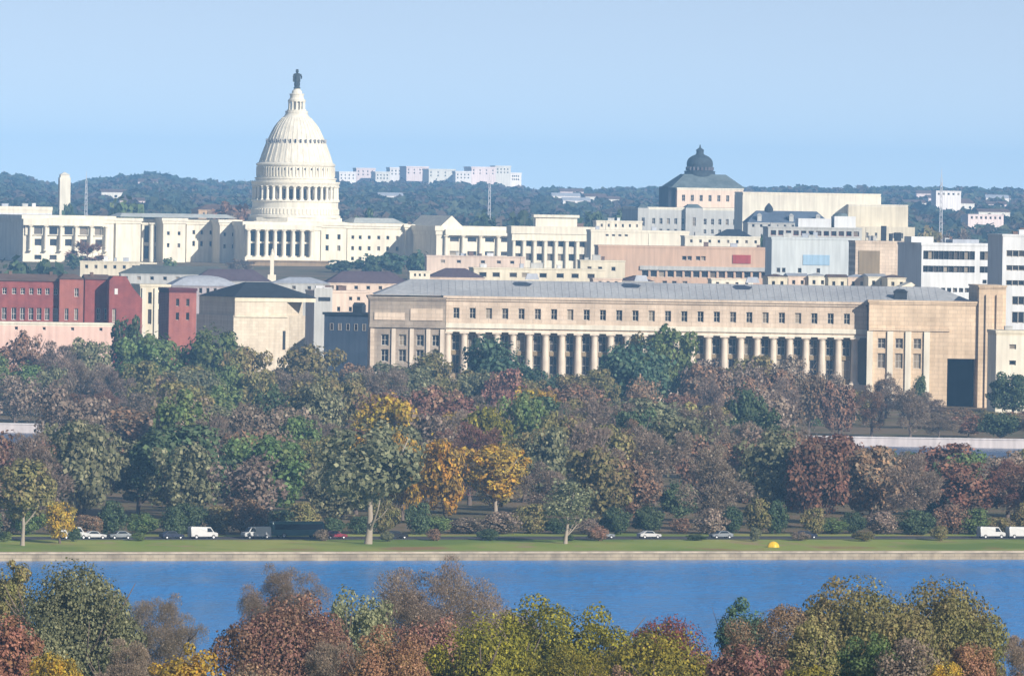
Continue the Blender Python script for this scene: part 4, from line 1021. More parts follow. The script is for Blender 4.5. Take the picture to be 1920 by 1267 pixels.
# slim stone pillar with a figure on top, in front of the terrace
b = Bld('stone_pillar', 'slender white stone monument pillar in front of the brown terrace', 'monument', 507, 3900, 0, pyref=500)
b.part('shaft', WHITE, lambda m: (m.box(-.9, 2.1, -.9, 2.1, -2, b.Z(515)), m.box(-.1, 1.3, -.1, 1.3, b.Z(515) + .003, b.Z(478))))
b.part('figure', WHITE, lambda m: m.lathe([(.62, b.Z(478) + .003), (.7, b.Z(476)), (.45, b.Z(472)), (.6, b.Z(470)), (.25, b.Z(468.6)), (.32, b.Z(467.4)), (.08, b.Z(466.4))], 10, (.6, .6)))

# ================================================================== FAR HILLS' BUILDINGS, TOWER AND MASTS
b = Bld('pale_tower', 'slender pale square tower rising in front of the blue hills', 'tower', 112, 5600, 12, pyref=360)
b.block(0, b.X(132), -6, b.Z(333), 0, 5.5, CREAM2, [], recess=.2, part='shaft')
b.part('belfry', CREAM2, lambda m: (m.box(.5, b.X(132) - .5, .5, 5, b.Z(333) + .003, b.Z(328)), m.hip(.2, b.X(132) - .2, .2, 5.3, b.Z(328) + .003, b.Z(323), 2.4, 2.4)))
MASTM = plain('pale_mast_paint', (.62, .62, .66), .5)
for i, (p, t, D, lab) in enumerate(((160, 338, 5500, 'thin pale mast right of the pale square tower'), (916, 338, 5300, 'thin pale mast above the right wing, below the far white city'), (1763, 334, 5300, 'thin pinkish mast above the banded office roof'))):
    g = G(p, D); root = link('radio_mast', None); root.location = g; tag(root, lab, 'mast', 'thin masts before the hills')
    h = P(p, t, D).z - g.z; x = .9
    mb = MB()
    for sx, sy in ((-1, -1), (1, -1), (1, 1), (-1, 1)): mb.tube([(sx * x, sy * x, 0), (sx * .35, sy * .35, h)], [.2, .14], 5)
    for k in range(int(h / 3)):
        z = k * 3; s = x + (.35 - x) * z / h; s2 = x + (.35 - x) * (z + 3) / h
        for (ax, ay), (bx, by) in (((-1, -1), (1, -1)), ((1, -1), (1, 1)), ((1, 1), (-1, 1)), ((-1, 1), (-1, -1))):
            mb.tube([(ax * s, ay * s, z), (bx * s2, by * s2, z + 3)], [.1, .1], 4)
    mb.obj('lattice', MASTM, root)
    mb = MB(); mb.tube([(0, 0, h), (0, 0, h + 5)], [.2, .06], 6); mb.obj('antenna', MASTM, root)
FARW = [stone('far_white_wall', (.90, .86, .84), (.82, .78, .77), .05), stone('far_pink_wall', (.84, .72, .70), (.76, .64, .63), .05), stone('far_cream_wall', (.78, .76, .70), (.7, .68, .63), .05)]
far = [(636, 666, 314), (668, 702, 307), (704, 730, 314), (731, 760, 306), (762, 802, 304), (804, 852, 309), (854, 882, 313), (884, 928, 305), (929, 956, 303), (957, 976, 316)]
ordw = ['first', 'second', 'third', 'fourth', 'fifth', 'sixth', 'seventh', 'eighth', 'ninth', 'tenth', 'eleventh', 'twelfth', 'thirteenth', 'fourteenth', 'fifteenth', 'sixteenth', 'seventeenth', 'eighteenth', 'nineteenth', 'twentieth']
tens = ['', '', 'twenty', 'thirty', 'forty', 'fifty', 'sixty', 'seventy']
def ordinal(n):
    if n <= 20: return ordw[n - 1]
    t, u = divmod(n, 10)
    return tens[t] + '-' + ordw[u - 1] if u else {'twenty': 'twentieth', 'thirty': 'thirtieth', 'forty': 'fortieth', 'fifty': 'fiftieth', 'sixty': 'sixtieth'}[tens[t]]
for i, (a, c, t) in enumerate(far):
    shed('far_apartment_block', f'{ordinal(i + 1)} from the left of the far white blocks along the hilltop', 'apartment block', a, c + 1.5, t + 8, 10300 + rng.uniform(-150, 150), 40, rng.uniform(4, 14), FARW[i % 3],
         rowsy=[(t + 13, t + 16, row(a + 4, c - 4, 4), 2.5), (t + 19, t + 22, row(a + 4, c - 4, 4), 2.5)], corn=2.5, recess=1.0, group='far white blocks along the hilltop', over=.8)
for i in range(24):
    px = rng.choice([rng.uniform(150, 470), rng.uniform(1690, 1930), rng.uniform(650, 1230), rng.uniform(1690, 1930)])
    D = rng.uniform(6300, 9200)
    g = G(px, D); w = rng.uniform(9, 22)
    v = (H - (g.z + rng.uniform(9.5, 12.5))) * F / D; top = HY + (v + (px - 960) * SR) / CR
    wpx = w * F / D
    shed('far_house', 'small pale house among the trees of the far blue hillside', 'house', px, px + wpx, top, D, 14, rng.uniform(0, 20), FARW[i % 3], corn=.8, group='pale houses on the far hillside',
         rowsy=[(top + 5, top + 10, row(px + wpx * .2, px + wpx * .8, 3), wpx * .1)], roof=('gable', BROWNROOF if i % 3 else PALEROOF, top - 6), over=.3)
b = shed('hill_block', 'long white block on the far hill above the banded office', 'apartment block', 1755, 1802, 358, 7600, 20, 8, FARW[0], rowsy=[(362, 366, row(1760, 1797, 5), 4)], corn=1)
b = shed('hill_block', 'long pink block on the far hillside right of the thin pinkish mast', 'apartment block', 1815, 1882, 402, 6200, 20, 8, FARW[1], rowsy=[(406, 411, row(1822, 1875, 7), 4)], corn=1)
b = shed('brown_roof_block', 'tan blocks with a brown roof left of the great dome', 'building', 372, 470, 394, 5400, 26, 10, stone('tan_far_wall', (.6, .42, .26), (.5, .34, .22), .1), rowsy=[(399, 404, row(382, 462, 7), 4)], corn=1, roof=('hip', BROWNROOF, 384, 6))

# ================================================================== TREES
MID = 'trees of the wood beyond the river'
# hand-placed trees of the wood: (palette, shape, px, D, width px, top row, label, trunk)
hand = [
 ('greyg', 'broad', 690, 1752, 190, 800, 'large grey-green tree with a thick pale trunk standing on the riverside lawn', PALEBARK),
 ('gold', 'tall', 832, 1838, 90, 826, 'brightest orange-yellow tree in the wood, near the middle of the riverside', BARK),
 ('gold', 'round', 930, 1850, 125, 835, 'golden tree just right of the brightest orange-yellow tree', PALEBARK),
 ('gold', 'round', 755, 1860, 85, 815, 'golden tree behind the right side of the pale-trunked lawn tree', BARK),
 ('lime', 'round', 912, 2010, 105, 766, 'yellow-green tree above the golden trees, behind the riverside row', BARK),
 ('green', 'round', 985, 2110, 90, 738, 'round fresh green tree below the dark trees at the columns', BARK),
 ('gold', 'round', 720, 2080, 120, 745, 'olive and gold tree high in the wood above the pale-trunked tree', BARK),
 ('dark', 'broad', 330, 1865, 190, 800, 'broad dark green tree, biggest of the wood below the red brick building', BARK),
 ('greyg', 'round', 345, 1835, 130, 835, 'grey-green tree in front of the broad dark green tree', BARK),
 ('green', 'tall', 338, 2050, 110, 734, 'leafy green tree rising above the broad dark green tree', BARK),
 ('greyg', 'round', 150, 1850, 150, 790, 'tall grey-green tree left of the broad dark green tree, behind the amber one', BARK),
 ('olive', 'tall', 42, 1748, 110, 862, 'olive and brown tree with a pale trunk at the lawn\'s end by the frame edge', PALEBARK),
 ('gold', 'tall', 112, 1756, 58, 940, 'small amber tree beside the olive tree at the lawn\'s end', BARK),
 ('green', 'round', 505, 1880, 150, 818, 'dark-leaved green tree left of the pale-trunked lawn tree', BARK),
 ('dark', 'round', 445, 1890, 110, 845, 'small dark tree in the shade right of the broad dark green tree', BARK),
 ('greyg', 'sparse', 1060, 1752, 100, 900, 'thin pale green tree with a slim pale trunk on the lawn', PALEBARK),
 ('brown', 'round', 1190, 1842, 110, 862, 'round tan-brown tree between two dark evergreens', BARK),
 ('dark', 'tall', 1128, 1850, 46, 885, 'dark evergreen left of the round tan-brown tree', BARK),
 ('dark', 'broad', 1270, 1838, 72, 905, 'low dark evergreen right of the round tan-brown tree', BARK),
 ('dark', 'round', 1188, 2070, 100, 768, 'dark green tree in the mid wood below the bright green crown', BARK),
 ('dark', 'broad', 1398, 2230, 86, 730, 'dark green clump below the right columns', BARK),
 ('teal', 'round', 925, 2690, 140, 634, 'blue-green tree before the left columns of the long building', BARK),
 ('teal', 'round', 1005, 2640, 95, 690, 'lower blue-green tree beside the one at the left columns', BARK),
 ('teal', 'broad', 1185, 2660, 140, 645, 'dark blue-green tree under the bright green crown at the columns', BARK),
 ('green', 'round', 1252, 2720, 125, 616, 'bright green crown reaching up the middle of the columns', BARK),
 ('olive', 'round', 1190, 2735, 75, 628, 'olive crown left of the bright green crown at the columns', BARK),
 ('dark', 'cone', 1752, 1835, 46, 872, 'dark pointed evergreen in the wood near the white basin wall', BARK),
 ('dark', 'cone', 1668, 1960, 46, 845, 'smaller dark pointed evergreen left of the other pointed one', BARK),
 ('rust', 'broad', 1765, 1968, 130, 832, 'rusty red tree in front of the white basin wall', BARK),
 ('rust', 'round', 1622, 1962, 100, 838, 'crimson-brown tree in front of the pale end of the basin wall', BARK),
 ('green', 'round', 1800, 1880, 110, 850, 'green tree beside the dark pointed evergreen', BARK),
 ('green', 'tall', 1715, 1990, 60, 848, 'small green tree between the pointed evergreens', BARK),
 ('olive', 'round', 1620, 2660, 66, 732, 'yellow-olive tree at the foot of the peach end block', BARK),
 ('dark', 'cone', 1527, 2600, 30, 745, 'small dark cone below the right columns', BARK),
 ('dark', 'round', 1722, 2720, 34, 705, 'slim dark tree against the peach wall by the gateway', BARK),
 ('mauve', 'bare', 1660, 2730, 62, 700, 'bare tree under the paired windows of the peach end block', BARK),
 ('dark', 'round', 1898, 2765, 76, 700, 'round dark green tree before the cream corner house', BARK),
 ('green', 'round', 280, 2690, 125, 628, 'green tree under the red brick block', BARK),
 ('green', 'broad', 392, 2690, 125, 618, 'green tree left of the cream hall\'s foot', BARK),
 ('olive', 'round', 455, 2640, 90, 652, 'olive tree covering the left foot of the cream hall', BARK),
 ('olive', 'round', 575, 2660, 120, 648, 'olive tree covering the right foot of the cream hall', BARK),
 ('dark', 'round', 237, 2790, 66, 596, 'dark tree in the shade of the brick gable', BARK),
 ('olive', 'round', 800, 2640, 110, 662, 'olive-grey tree below the left end pavilion', BARK),
 ('brown', 'broad', 1450, 2650, 90, 690, 'brown tree under the shaded columns at the right', BARK),
 ('rust', 'round', 1275, 2560, 70, 740, 'orange-brown tree in the upper wood below the bright green crown', BARK),
 ('gold', 'round', 1385, 1960, 0, 0, '', BARK),
]
for p, s, px, D, w, top, lab, bark in hand:
    if w: tree('oak_tree' if s in ('broad', 'round', 'tall', 'sparse') else ('bare_tree' if s == 'bare' else 'evergreen_tree'), p, s, px, D, w, top, lab, MID, cb=.32 if bark is PALEBARK else .15, bark=bark)
HANDN = len(TREES)
def region(px, D):
    if px < 230: return [('mauve', 3.5), ('greyg', 2), ('wine', 1.5), ('dark', .7), ('brown', 1.4), ('green', 1), ('olive', 1)]
    if px < 650: return [('mauve', 4), ('greyg', 2.4), ('olive', 1.6), ('green', 1.3), ('brown', 1.2), ('dark', .3)]
    if px < 1000: return [('mauve', 3), ('olive', 2.4), ('greyg', 1.6), ('brown', 1.2), ('wine', .7), ('gold', .5)]
    if px < 1500: return [('mauve', 4.4), ('brown', 2.2), ('olive', 1.6), ('greyg', 1), ('dark', .5), ('wine', .7)]
    return [('brown', 3.0), ('mauve', 3.2), ('wine', 1.7), ('rust', .7), ('dark', .5), ('olive', 1.4)]
def pick(tab):
    t = rng.uniform(0, sum(w for _, w in tab))
    for k, w in tab:
        t -= w
        if t <= 0: return k
    return tab[-1][0]
rows_ = [(1818, 98, 'first row behind the riverside road'), (1885, 96, 'second row behind the riverside road'), (1955, 94, 'third row behind the riverside road'), (2040, 94, 'fourth row behind the riverside road'),
         (2120, 90, 'fifth row behind the riverside road'), (2205, 88, 'sixth row behind the riverside road'), (2285, 86, 'row at the near bank of the basin'),
         (2550, 62, 'row just behind the white basin wall'), (2630, 72, 'row midway between basin wall and city buildings'), (2715, 70, 'row at the foot of the city buildings')]
todo = []
for ri, (D0, sp, rn) in enumerate(rows_):
    px = -70 + rng.uniform(0, sp)
    while px < 2000:
        D = D0 + rng.uniform(-18, 18)
        w = sp * rng.uniform(1.05, 1.5)
        ok = True
        for (hx_, hD, hw) in TREES[:HANDN]:
            if abs(hx_ - px) < (hw + w / 2) * .62 and abs(hD - D) < 34: ok = False
        hgt = rng.uniform(11.5, 16.5)
        Ds = D + (SLOPE * (px - 960) * D / F * min(1, (2250 - D) / 150) if D < 2250 else 0)
        g = G(px, Ds)
        top = HY + ((H - g.z - hgt) * F / Ds + (px - 960) * SR) / CR
        pal = pick(region(px, D))
        if px > 1480 and D0 < 2400:
            if D0 >= 2110: ok = False
            lim = 838 + rng.uniform(0, 30)
            if px < 1560: lim -= 40
            top = max(top, lim)
        if D0 > 2500:
            lim = lerp([(0, 624), (215, 622), (235, 616), (430, 630), (445, 668), (500, 676), (560, 655), (690, 662), (850, 652), (870, 672), (1040, 694), (1140, 690), (1290, 650), (1330, 648), (1600, 682), (1640, 716), (1725, 728), (1745, 764), (1860, 768), (1920, 770)], px) + rng.uniform(0, 26 if px < 1600 else 16)
            top = max(top, lim)
            if D0 > 2700 and (px < 440 or 1290 < px < 1600): top = lim
        if 195 < px < 255 and 1840 < D0 < 2300: ok = False
        if px < 90 and 1990 < D0 < 2300: top = max(top, 845 + rng.uniform(0, 12))
        if ok: todo.append((rn, pal, px, D, w, top))
        px += sp * rng.uniform(.8, 1.2)
cnt = {}
for t in todo: cnt.setdefault((t[0], t[1]), []).append(t)
nw = {1: 'one', 2: 'two', 3: 'three', 4: 'four', 5: 'five', 6: 'six', 7: 'seven', 8: 'eight', 9: 'nine', 10: 'ten', 11: 'eleven', 12: 'twelve', 13: 'thirteen', 14: 'fourteen', 15: 'fifteen'}
for (rn, pal), lst in cnt.items():
    lst.sort(key=lambda t: t[2])
    n = len(lst)
    for i, (_, _, px, D, w, top) in enumerate(lst):
        look = PAL[pal][0]
        lab = f'the only {look} tree in the {rn}' if n == 1 else f'{ordinal(i + 1)} {look} tree from the left, {rn}'
        bare = pal == 'mauve' or (pal in ('brown', 'wine') and rng.random() < .3)
        shp = rng.choice(['bare', 'bare', 'sparse']) if bare else rng.choice(['round', 'round', 'broad', 'tall', 'sparse'])
        tree('bare_tree' if shp == 'bare' else ('evergreen_tree' if pal == 'dark' else 'oak_tree'), pal, shp, px, D, w, top, lab, MID, cb=.16)

# shrubs along the lawn's back edge
k = 0
px = -20; sh = []
while px < 1930:
    if not (620 < px < 660): sh.append((px, rng.uniform(40, 75), rng.choice(['dark', 'dark', 'olive', 'mauve', 'brown', 'green'])))
    px += rng.uniform(34, 66)
for i, (px, w, pal) in enumerate(sh):
    d = 1788 + rng.uniform(0, 5)
    D = d + SLOPE * ((px - 960) * d / F)
    top = HY + ((H - 2.0 - rng.uniform(2.6, 6.2)) * F / D + (px - 960) * SR) / CR
    tree('shrub', pal, 'broad', px, d, w, top, f'{ordinal(i + 1)} from the left of the low shrubs lining the far side of the riverside road', 'shrubs behind the riverside road', cb=0)

bz = []
px = 8
while px < 1915:
    if all(abs(px - q) > 17 for q in (380, 480, 690, 1217, 1450, 1858, 1912)): bz.append((px, rng.uniform(18, 44), rng.choice(['olive', 'dark', 'green', 'brown', 'mauve', 'greyg'])))
    px += rng.uniform(55, 150)
for i, (px, w, pal) in enumerate(bz):
    d = 1763 + rng.uniform(-3, 2)
    D = d + SLOPE * ((px - 960) * d / F)
    top = HY + ((H - 1.7 - rng.uniform(1.0, 2.6)) * F / D + (px - 960) * SR) / CR
    tree('shrub', pal, 'broad', px, d, w, top, f'{ordinal(i + 1)} from the left of the small bushes on the lawn before the riverside road', 'small bushes on the lawn', cb=0)

# trees on the slopes around the capitol and between the city blocks
slope = [('wine', 'bare', 165, 4560, 76, 452, 'brown bare tree in front of the left wing of the domed building'), ('dark', 'round', 138, 4540, 30, 476, 'small dark tree at the left foot of the brown bare tree'),
 ('dark', 'broad', 20, 3900, 90, 486, 'dark blue-green tree behind the red brick roof by the frame edge'), ('dark', 'broad', 92, 3880, 80, 488, 'second dark tree behind the red brick roof, below the left wing'),
 ('dark', 'round', 640, 4560, 60, 488, 'dark tree at the right end of the brown terrace'), ('dark', 'round', 690, 4520, 48, 478, 'dark tree below the small windows right of the central front'),
 ('teal', 'round', 735, 4540, 56, 474, 'blue-green tree left of the shaded end wall of the right wing'), ('teal', 'broad', 790, 4480, 56, 472, 'dark tree in the shade at the foot of the right wing'),
 ('green', 'round', 318, 4560, 26, 484, 'little green tree below the link of the left wing'), ('mauve', 'bare', 450, 4560, 60, 486, 'bare tree left of the brown terrace'),
 ('green', 'broad', 230, 5300, 70, 374, 'green tree on the skyline above the left wing, right of the thin mast'), ('dark', 'round', 122, 5300, 40, 384, 'dark tree at the foot of the pale square tower'),
 ('brown', 'broad', 430, 5250, 84, 380, 'reddish brown tree left of the base of the great dome'), ('dark', 'round', 690, 5200, 44, 392, 'dark tree behind the roof right of the great dome'),
 ('mauve', 'bare', 662, 5200, 40, 400, 'bare tree at the right foot of the great dome'), ('dark', 'broad', 900, 5200, 60, 398, 'dark tree behind the right wing, under the second mast'),
 ('dark', 'broad', 980, 5200, 60, 396, 'dark tree left of the small penthouse behind the white office front'), ('dark', 'round', 1105, 5200, 60, 398, 'dark tree right of the small penthouse'),
 ('dark', 'round', 1160, 5300, 56, 392, 'dark tree left of the grey domed library'), ('dark', 'round', 1436, 4290, 28, 440, 'small round dark tree between the salmon building and the glass block'),
 ('olive', 'round', 1738, 4900, 60, 428, 'olive tree above the banded office roof'), ('mauve', 'bare', 1800, 5000, 80, 430, 'bare tree above the middle of the banded office roof')]
for p, s, px, D, w, top, lab in slope:
    tree('bare_tree' if s == 'bare' else ('evergreen_tree' if p == 'dark' else 'oak_tree'), p, s, px, D, w, top, lab, 'trees around the city buildings', lod='tiny', cb=.08)

# ---------------- foreground crowns on the near bank
FG = 'big crowns on the near bank'
front = [('greyg', 'broad', 140, 850, 225, 1058, 'tall grey-green tree, biggest crown at the lower left'), ('mauve', 'bare', 287, 960, 150, 1112, 'bare mauve tree between the grey-green crown and open water'),
 ('salmon', 'round', 0, 790, 130, 1150, 'salmon-orange crown cut by the frame edge at lower left'), ('olive', 'round', -8, 960, 110, 1046, 'tan-olive tree top above the salmon-orange crown'),
 ('gold', 'round', 95, 745, 110, 1218, 'amber crown at the bottom edge under the big grey-green tree'), ('gold', 'round', 352, 770, 135, 1204, 'golden crown at the bottom edge beside the narrow open water'),
 ('wine', 'round', 548, 850, 235, 1106, 'large purple-brown crown right of the open water'), ('mauve', 'bare', 520, 1010, 150, 1058, 'bare mauve tree rising behind the purple-brown crown'),
 ('greyg', 'sparse', 668, 940, 120, 1098, 'thin grey-green crown beside the purple-brown one'), ('mauve', 'bare', 822, 985, 250, 1052, 'widest bare mauve crown, hiding the water before the far shore'),
 ('salmon', 'round', 715, 775, 185, 1178, 'salmon-pink crown left of the yellow-green crowns'), ('wine', 'sparse', 800, 860, 120, 1135, 'thin purple-brown crown behind the salmon-pink one'),
 ('lime', 'broad', 905, 785, 215, 1148, 'leftmost of the three yellow-green crowns'), ('lime', 'round', 1050, 845, 255, 1112, 'tallest of the three yellow-green crowns'), ('lime', 'broad', 1222, 780, 235, 1168, 'rightmost of the three yellow-green crowns'),
 ('lime', 'round', 1065, 755, 170, 1198, 'low yellow-green crown in front of the tallest one'),
 ('crimson', 'broad', 1252, 900, 165, 1144, 'crimson crown behind the yellow-green trees'), ('teal', 'tall', 1390, 900, 95, 1102, 'dark blue-green tree top left of the brown crown'),
 ('brown', 'round', 1448, 850, 165, 1118, 'rich brown crown right of the dark blue-green tree top'), ('olive', 'round', 1590, 855, 235, 1084, 'left one of the two big olive crowns at lower right'), ('olive', 'broad', 1752, 865, 225, 1090, 'right one of the two big olive crowns at lower right'),
 ('green', 'round', 1615, 785, 120, 1180, 'dark green crown in front of the two olive crowns'), ('mauve', 'sparse', 1705, 780, 120, 1188, 'thin mauve crown below the gap of the two olive crowns'),
 ('salmon', 'tall', 1818, 770, 75, 1200, 'small salmon crown at the right edge of the olive crowns'), ('gold', 'round', 1770, 750, 66, 1232, 'little golden crown at the bottom edge under the olive crowns'),
 ('mauve', 'bare', 1912, 900, 90, 1184, 'bare mauve tree top at the lower right corner over the water'), ('lime', 'round', 1508, 755, 110, 1228, 'low yellow-olive crown at the bottom edge under the brown crown'),
 ('wine', 'round', 1390, 770, 130, 1190, 'purple-brown crown at the bottom edge under the blue-green tree'), ('mauve', 'bare', 225, 830, 110, 1190, 'small bare crown behind the golden bottom crowns'),
 ('mauve', 'bare', 640, 800, 120, 1196, 'bare crown between the purple-brown and the salmon-pink ones'), ('wine', 'round', 1335, 800, 110, 1205, 'dull red crown between the yellow-green and the brown ones'),
 ('greyg', 'round', 60, 800, 110, 1172, 'lower grey-green crown in front of the biggest one at lower left'), ('mauve', 'bare', 965, 880, 150, 1140, 'bare crown behind the leftmost yellow-green one'), ('olive', 'round', 1520, 800, 110, 1150, 'olive crown between the brown and the left big olive one'),
 ('olive', 'round', 1680, 800, 150, 1150, 'olive crown filling the dip between the two big olive ones'), ('wine', 'sparse', 1890, 760, 80, 1244, 'low purple-brown crown at the lower right corner'), ('brown', 'round', 1150, 745, 110, 1232, 'low brown crown at the bottom edge among the yellow-green ones'),
 ('brown', 'round', 470, 760, 100, 1225, 'small brown crown at the bottom edge left of the purple-brown one')]
for p, s, px, D, w, top, lab in front:
    tree('bare_tree' if s == 'bare' else 'oak_tree', p, s, px, D, w * 1.1, top + (22 if p in ('lime', 'brown', 'teal', 'crimson', 'wine') else 10), lab, FG, lod='near', cb=.3)

# ---------------- far wooded hills: one mass nobody could count
def woodland():
    g = np.random.default_rng(5)
    n = 8200
    V = []; C = []
    pal = np.array([(.055, .075, .05), (.05, .06, .04), (.085, .065, .06), (.10, .075, .055), (.035, .055, .045), (.075, .085, .05)])
    for i in range(n):
        D = 5450 + 5700 * g.random() ** .9
        px = g.uniform(-520, 2440)
        p = G(px, D)
        r = g.uniform(4.5, 8.5); h = g.uniform(8, 13)
        m = int(34 if D > 8000 else 50)
        d = g.normal(size=(m, 3)); d /= np.linalg.norm(d, axis=1)[:, None]; d[:, 2] = np.abs(d[:, 2]) * 1.0 - .15
        q = np.array(p) + d * np.array([r, r, h * .62]) * g.uniform(.7, 1.08, m)[:, None] + np.array([0, 0, h * .38])
        nr = d + g.normal(size=(m, 3)) * .3; nr /= np.linalg.norm(nr, axis=1)[:, None]
        V.append(cards(q, nr, r * .34, g)); c = pal[g.integers(len(pal))] * g.uniform(.75, 1.25)
        C.append(np.repeat(np.append(c, 1)[None], m * 4, 0))
    V = np.concatenate(V); C = np.concatenate(C)
    me = np_mesh('hillside_woodland', V, np.arange(len(V)), 4)
    at = me.color_attributes.new('tree_tint', 'FLOAT_COLOR', 'POINT'); at.data.foreach_set('color', C.astype(np.float32).ravel())
    m = bpy.data.materials.new('far_woodland'); t, N, L = nt(m)
    out = N.new('ShaderNodeOutputMaterial'); b = N.new('ShaderNodeBsdfPrincipled'); b.inputs['Roughness'].default_value = .9; b.inputs['Specular IOR Level'].default_value = .1
    a = N.new('ShaderNodeAttribute'); a.attribute_name = 'tree_tint'
    L.new(a.outputs['Color'], b.inputs['Base Color']); L.new(b.outputs['BSDF'], out.inputs['Surface'])
    me.materials.append(m)
    o = link('hillside_woodland', me); tag(o, 'far wooded hills fading to blue under the sky', 'woodland', kind='stuff')
woodland()

# ================================================================== VEHICLES, TENT
RUBBER = plain('tyre_rubber', (.02, .02, .02), .9); RIMM = plain('wheel_rim', (.5, .5, .52), .35, .6)
CARGLASS = plain('car_glass', (.02, .025, .03), .08); LAMPM = plain('headlamp_lens', (.8, .8, .78), .2); TAILM = plain('tail_lamp_lens', (.4, .02, .02), .3)
def wheel(root, x, y, r):
    mb = MB(); q = MB()
    n = 20
    for s in (1,):
        vs = []
        for (rr, yy) in ((r * .62, -.1), (r * .94, -.11), (r, -.07), (r, .07), (r * .94, .11), (r * .62, .1)):
            vs += [(rr * math.cos(2 * math.pi * i / n), yy, rr * math.sin(2 * math.pi * i / n)) for i in range(n)]
        fs = [(k * n + i, k * n + (i + 1) % n, (k + 1) * n + (i + 1) % n, (k + 1) * n + i) for k in range(5) for i in range(n)]
        mb.add(vs, fs)
    w = mb.obj('wheel', RUBBER, root, (x, y, r))
    vs = [(r * .62 * math.cos(2 * math.pi * i / n), -.08, r * .62 * math.sin(2 * math.pi * i / n)) for i in range(n)] + [(0, -.05, 0)]
    q.add(vs, [(i, (i + 1) % n, n) for i in range(n)])
    vs2 = [(a, .08, c) for a, _, c in vs[:-1]] + [(0, .05, 0)]
    q.add(vs2, [((i + 1) % n, i, n) for i in range(n)])
    q.obj('rim', RIMM, w)
def vehicle(name, label, cat, px, paint, kind, group, d=1772, flip=False):
    D = d + SLOPE * ((px - 960) * d / F)
    g = G(px, D)
    root = bpy.data.objects.new(name, None); COL.objects.link(root)
    root.location = (g.x, D, lerp(PROF, d) + .055); root.rotation_euler.z = math.atan(SLOPE) * 1 + (math.pi if flip else 0); root.scale = (.88, .88, .88)
    tag(root, label, cat, group)
    # side profile (x along the car, z up)
    if kind == 'car':
        Lh, W = 2.25, .88
        body = [(-2.25, .32), (2.2, .32), (2.28, .55), (2.2, .78), (1.2, .92), (-1.75, .98), (-2.22, .92), (-2.3, .6)]
        cab = [(-1.8, .975), (1.05, .925), (.45, 1.42), (-.9, 1.46)]
        gl = [(-1.45, 1.0), (.78, .97), (.36, 1.36), (-.85, 1.40)]
        wx, r = (-1.38, 1.42), .33
    elif kind == 'van':
        Lh, W = 2.8, 1.0
        body = [(-2.75, .4), (2.7, .4), (2.78, .7), (2.7, 1.12), (1.95, 1.28), (1.3, 2.2), (-2.6, 2.28), (-2.78, 2.0)]
        cab = None
        gl = [(.55, 1.3), (1.72, 1.3), (1.22, 2.0), (.55, 2.02)]
        wx, r = (-1.75, 1.8), .38
    else:   # coach
        Lh, W = 5.4, 1.25
        body = [(-5.4, .45), (5.35, .45), (5.45, .9), (5.3, 2.9), (5.0, 3.1), (-5.2, 3.1), (-5.4, 2.9)]
        cab = None
        gl = [(-5.0, 1.6), (5.0, 1.6), (5.0, 2.6), (-5.0, 2.6)]
        wx, r = (-3.2, 3.6), .5
    def loft(m, poly, w0, w1, zmid):
        pts = [(x, z) for x, z in poly]; n = len(pts)
        rings = [(-w1, .97), (-w0, 1.0), (w0, 1.0), (w1, .97)]
        cx_ = sum(x for x, _ in pts) / n; cz_ = sum(z for _, z in pts) / n
        vs = []
        for y, sc in ((-w0, .93), (-w0 + .07, 1.0), (w0 - .07, 1.0), (w0, .93)):
            for x, z in pts:
                tap = 1.0 - max(0, (z - zmid)) * .16 if w1 != w0 else 1.0
                vs.append((cx_ + (x - cx_) * sc, y * tap, cz_ + (z - cz_) * sc))
        fs = [tuple(range(n)), tuple(reversed(range(3 * n, 4 * n)))]
        for k in range(3):
            for i in range(n): fs.append((k * n + (i + 1) % n, k * n + i, (k + 1) * n + i, (k + 1) * n + (i + 1) % n))
        m.add(vs, fs)
    mb = MB(); loft(mb, body, W, W * .9, .9)
    if cab: loft(mb, cab, W * .9, W * .7, .95)
    mb.obj('body', paint, root)
    mb = MB()
    y = W * (.9 if cab else 1.0)
    def panes(m):
        xs = [x for x, _ in gl]; z0 = min(z for _, z in gl); z1 = max(z for _, z in gl)
        tp = lambda z: (1.0 - max(0, z - (.95 if cab else .9)) * .16)
        for sgn in (m.side,):
            vs = [(x, sgn * (y * tp(z) + .012), z) for x, z in gl]
            vi = [(x, sgn * (y * tp(z) - .05), z) for x, z in gl]
            n = len(vs)
            f = tuple(range(n)) if sgn < 0 else tuple(reversed(range(n)))
            m.add(vs + vi, [f] + [(i, (i + 1) % n, n + (i + 1) % n, n + i) for i in range(n)])
    for sgn in (-1, 1):
        mb = MB(); mb.side = sgn; panes(mb); mb.obj('window', CARGLASS, root)
    # windscreen
    mb = MB()
    if cab: mb.add([(1.02, -.66, .96), (1.02, .66, .96), (.52, .6, 1.38), (.52, -.6, 1.38)], [(0, 1, 2, 3)])
    elif kind == 'van': mb.add([(1.98, -.84, 1.28), (1.98, .84, 1.28), (1.40, .74, 2.08), (1.40, -.74, 2.08)], [(0, 1, 2, 3)])
    else: mb.add([(5.43, -1.05, 1.3), (5.43, 1.05, 1.3), (5.36, .95, 2.7), (5.36, -.95, 2.7)], [(0, 1, 2, 3)])
    mb.obj('windscreen', CARGLASS, root)
    fx = {'car': 2.23, 'van': 2.74, 'coach': 5.42}[kind]; fz = {'car': .66, 'van': .9, 'coach': .95}[kind]
    for s in (-1, 1):
        mb = MB(); mb.box(fx - .12, fx + .02, s * W * .68 - .15, s * W * .68 + .15, fz - .07, fz + .07); mb.obj('headlight', LAMPM, root)
        mb = MB(); mb.box(-fx - .03, -fx + .12, s * W * .72 - .12, s * W * .72 + .12, fz, fz + .16); mb.obj('tail_light', TAILM, root)
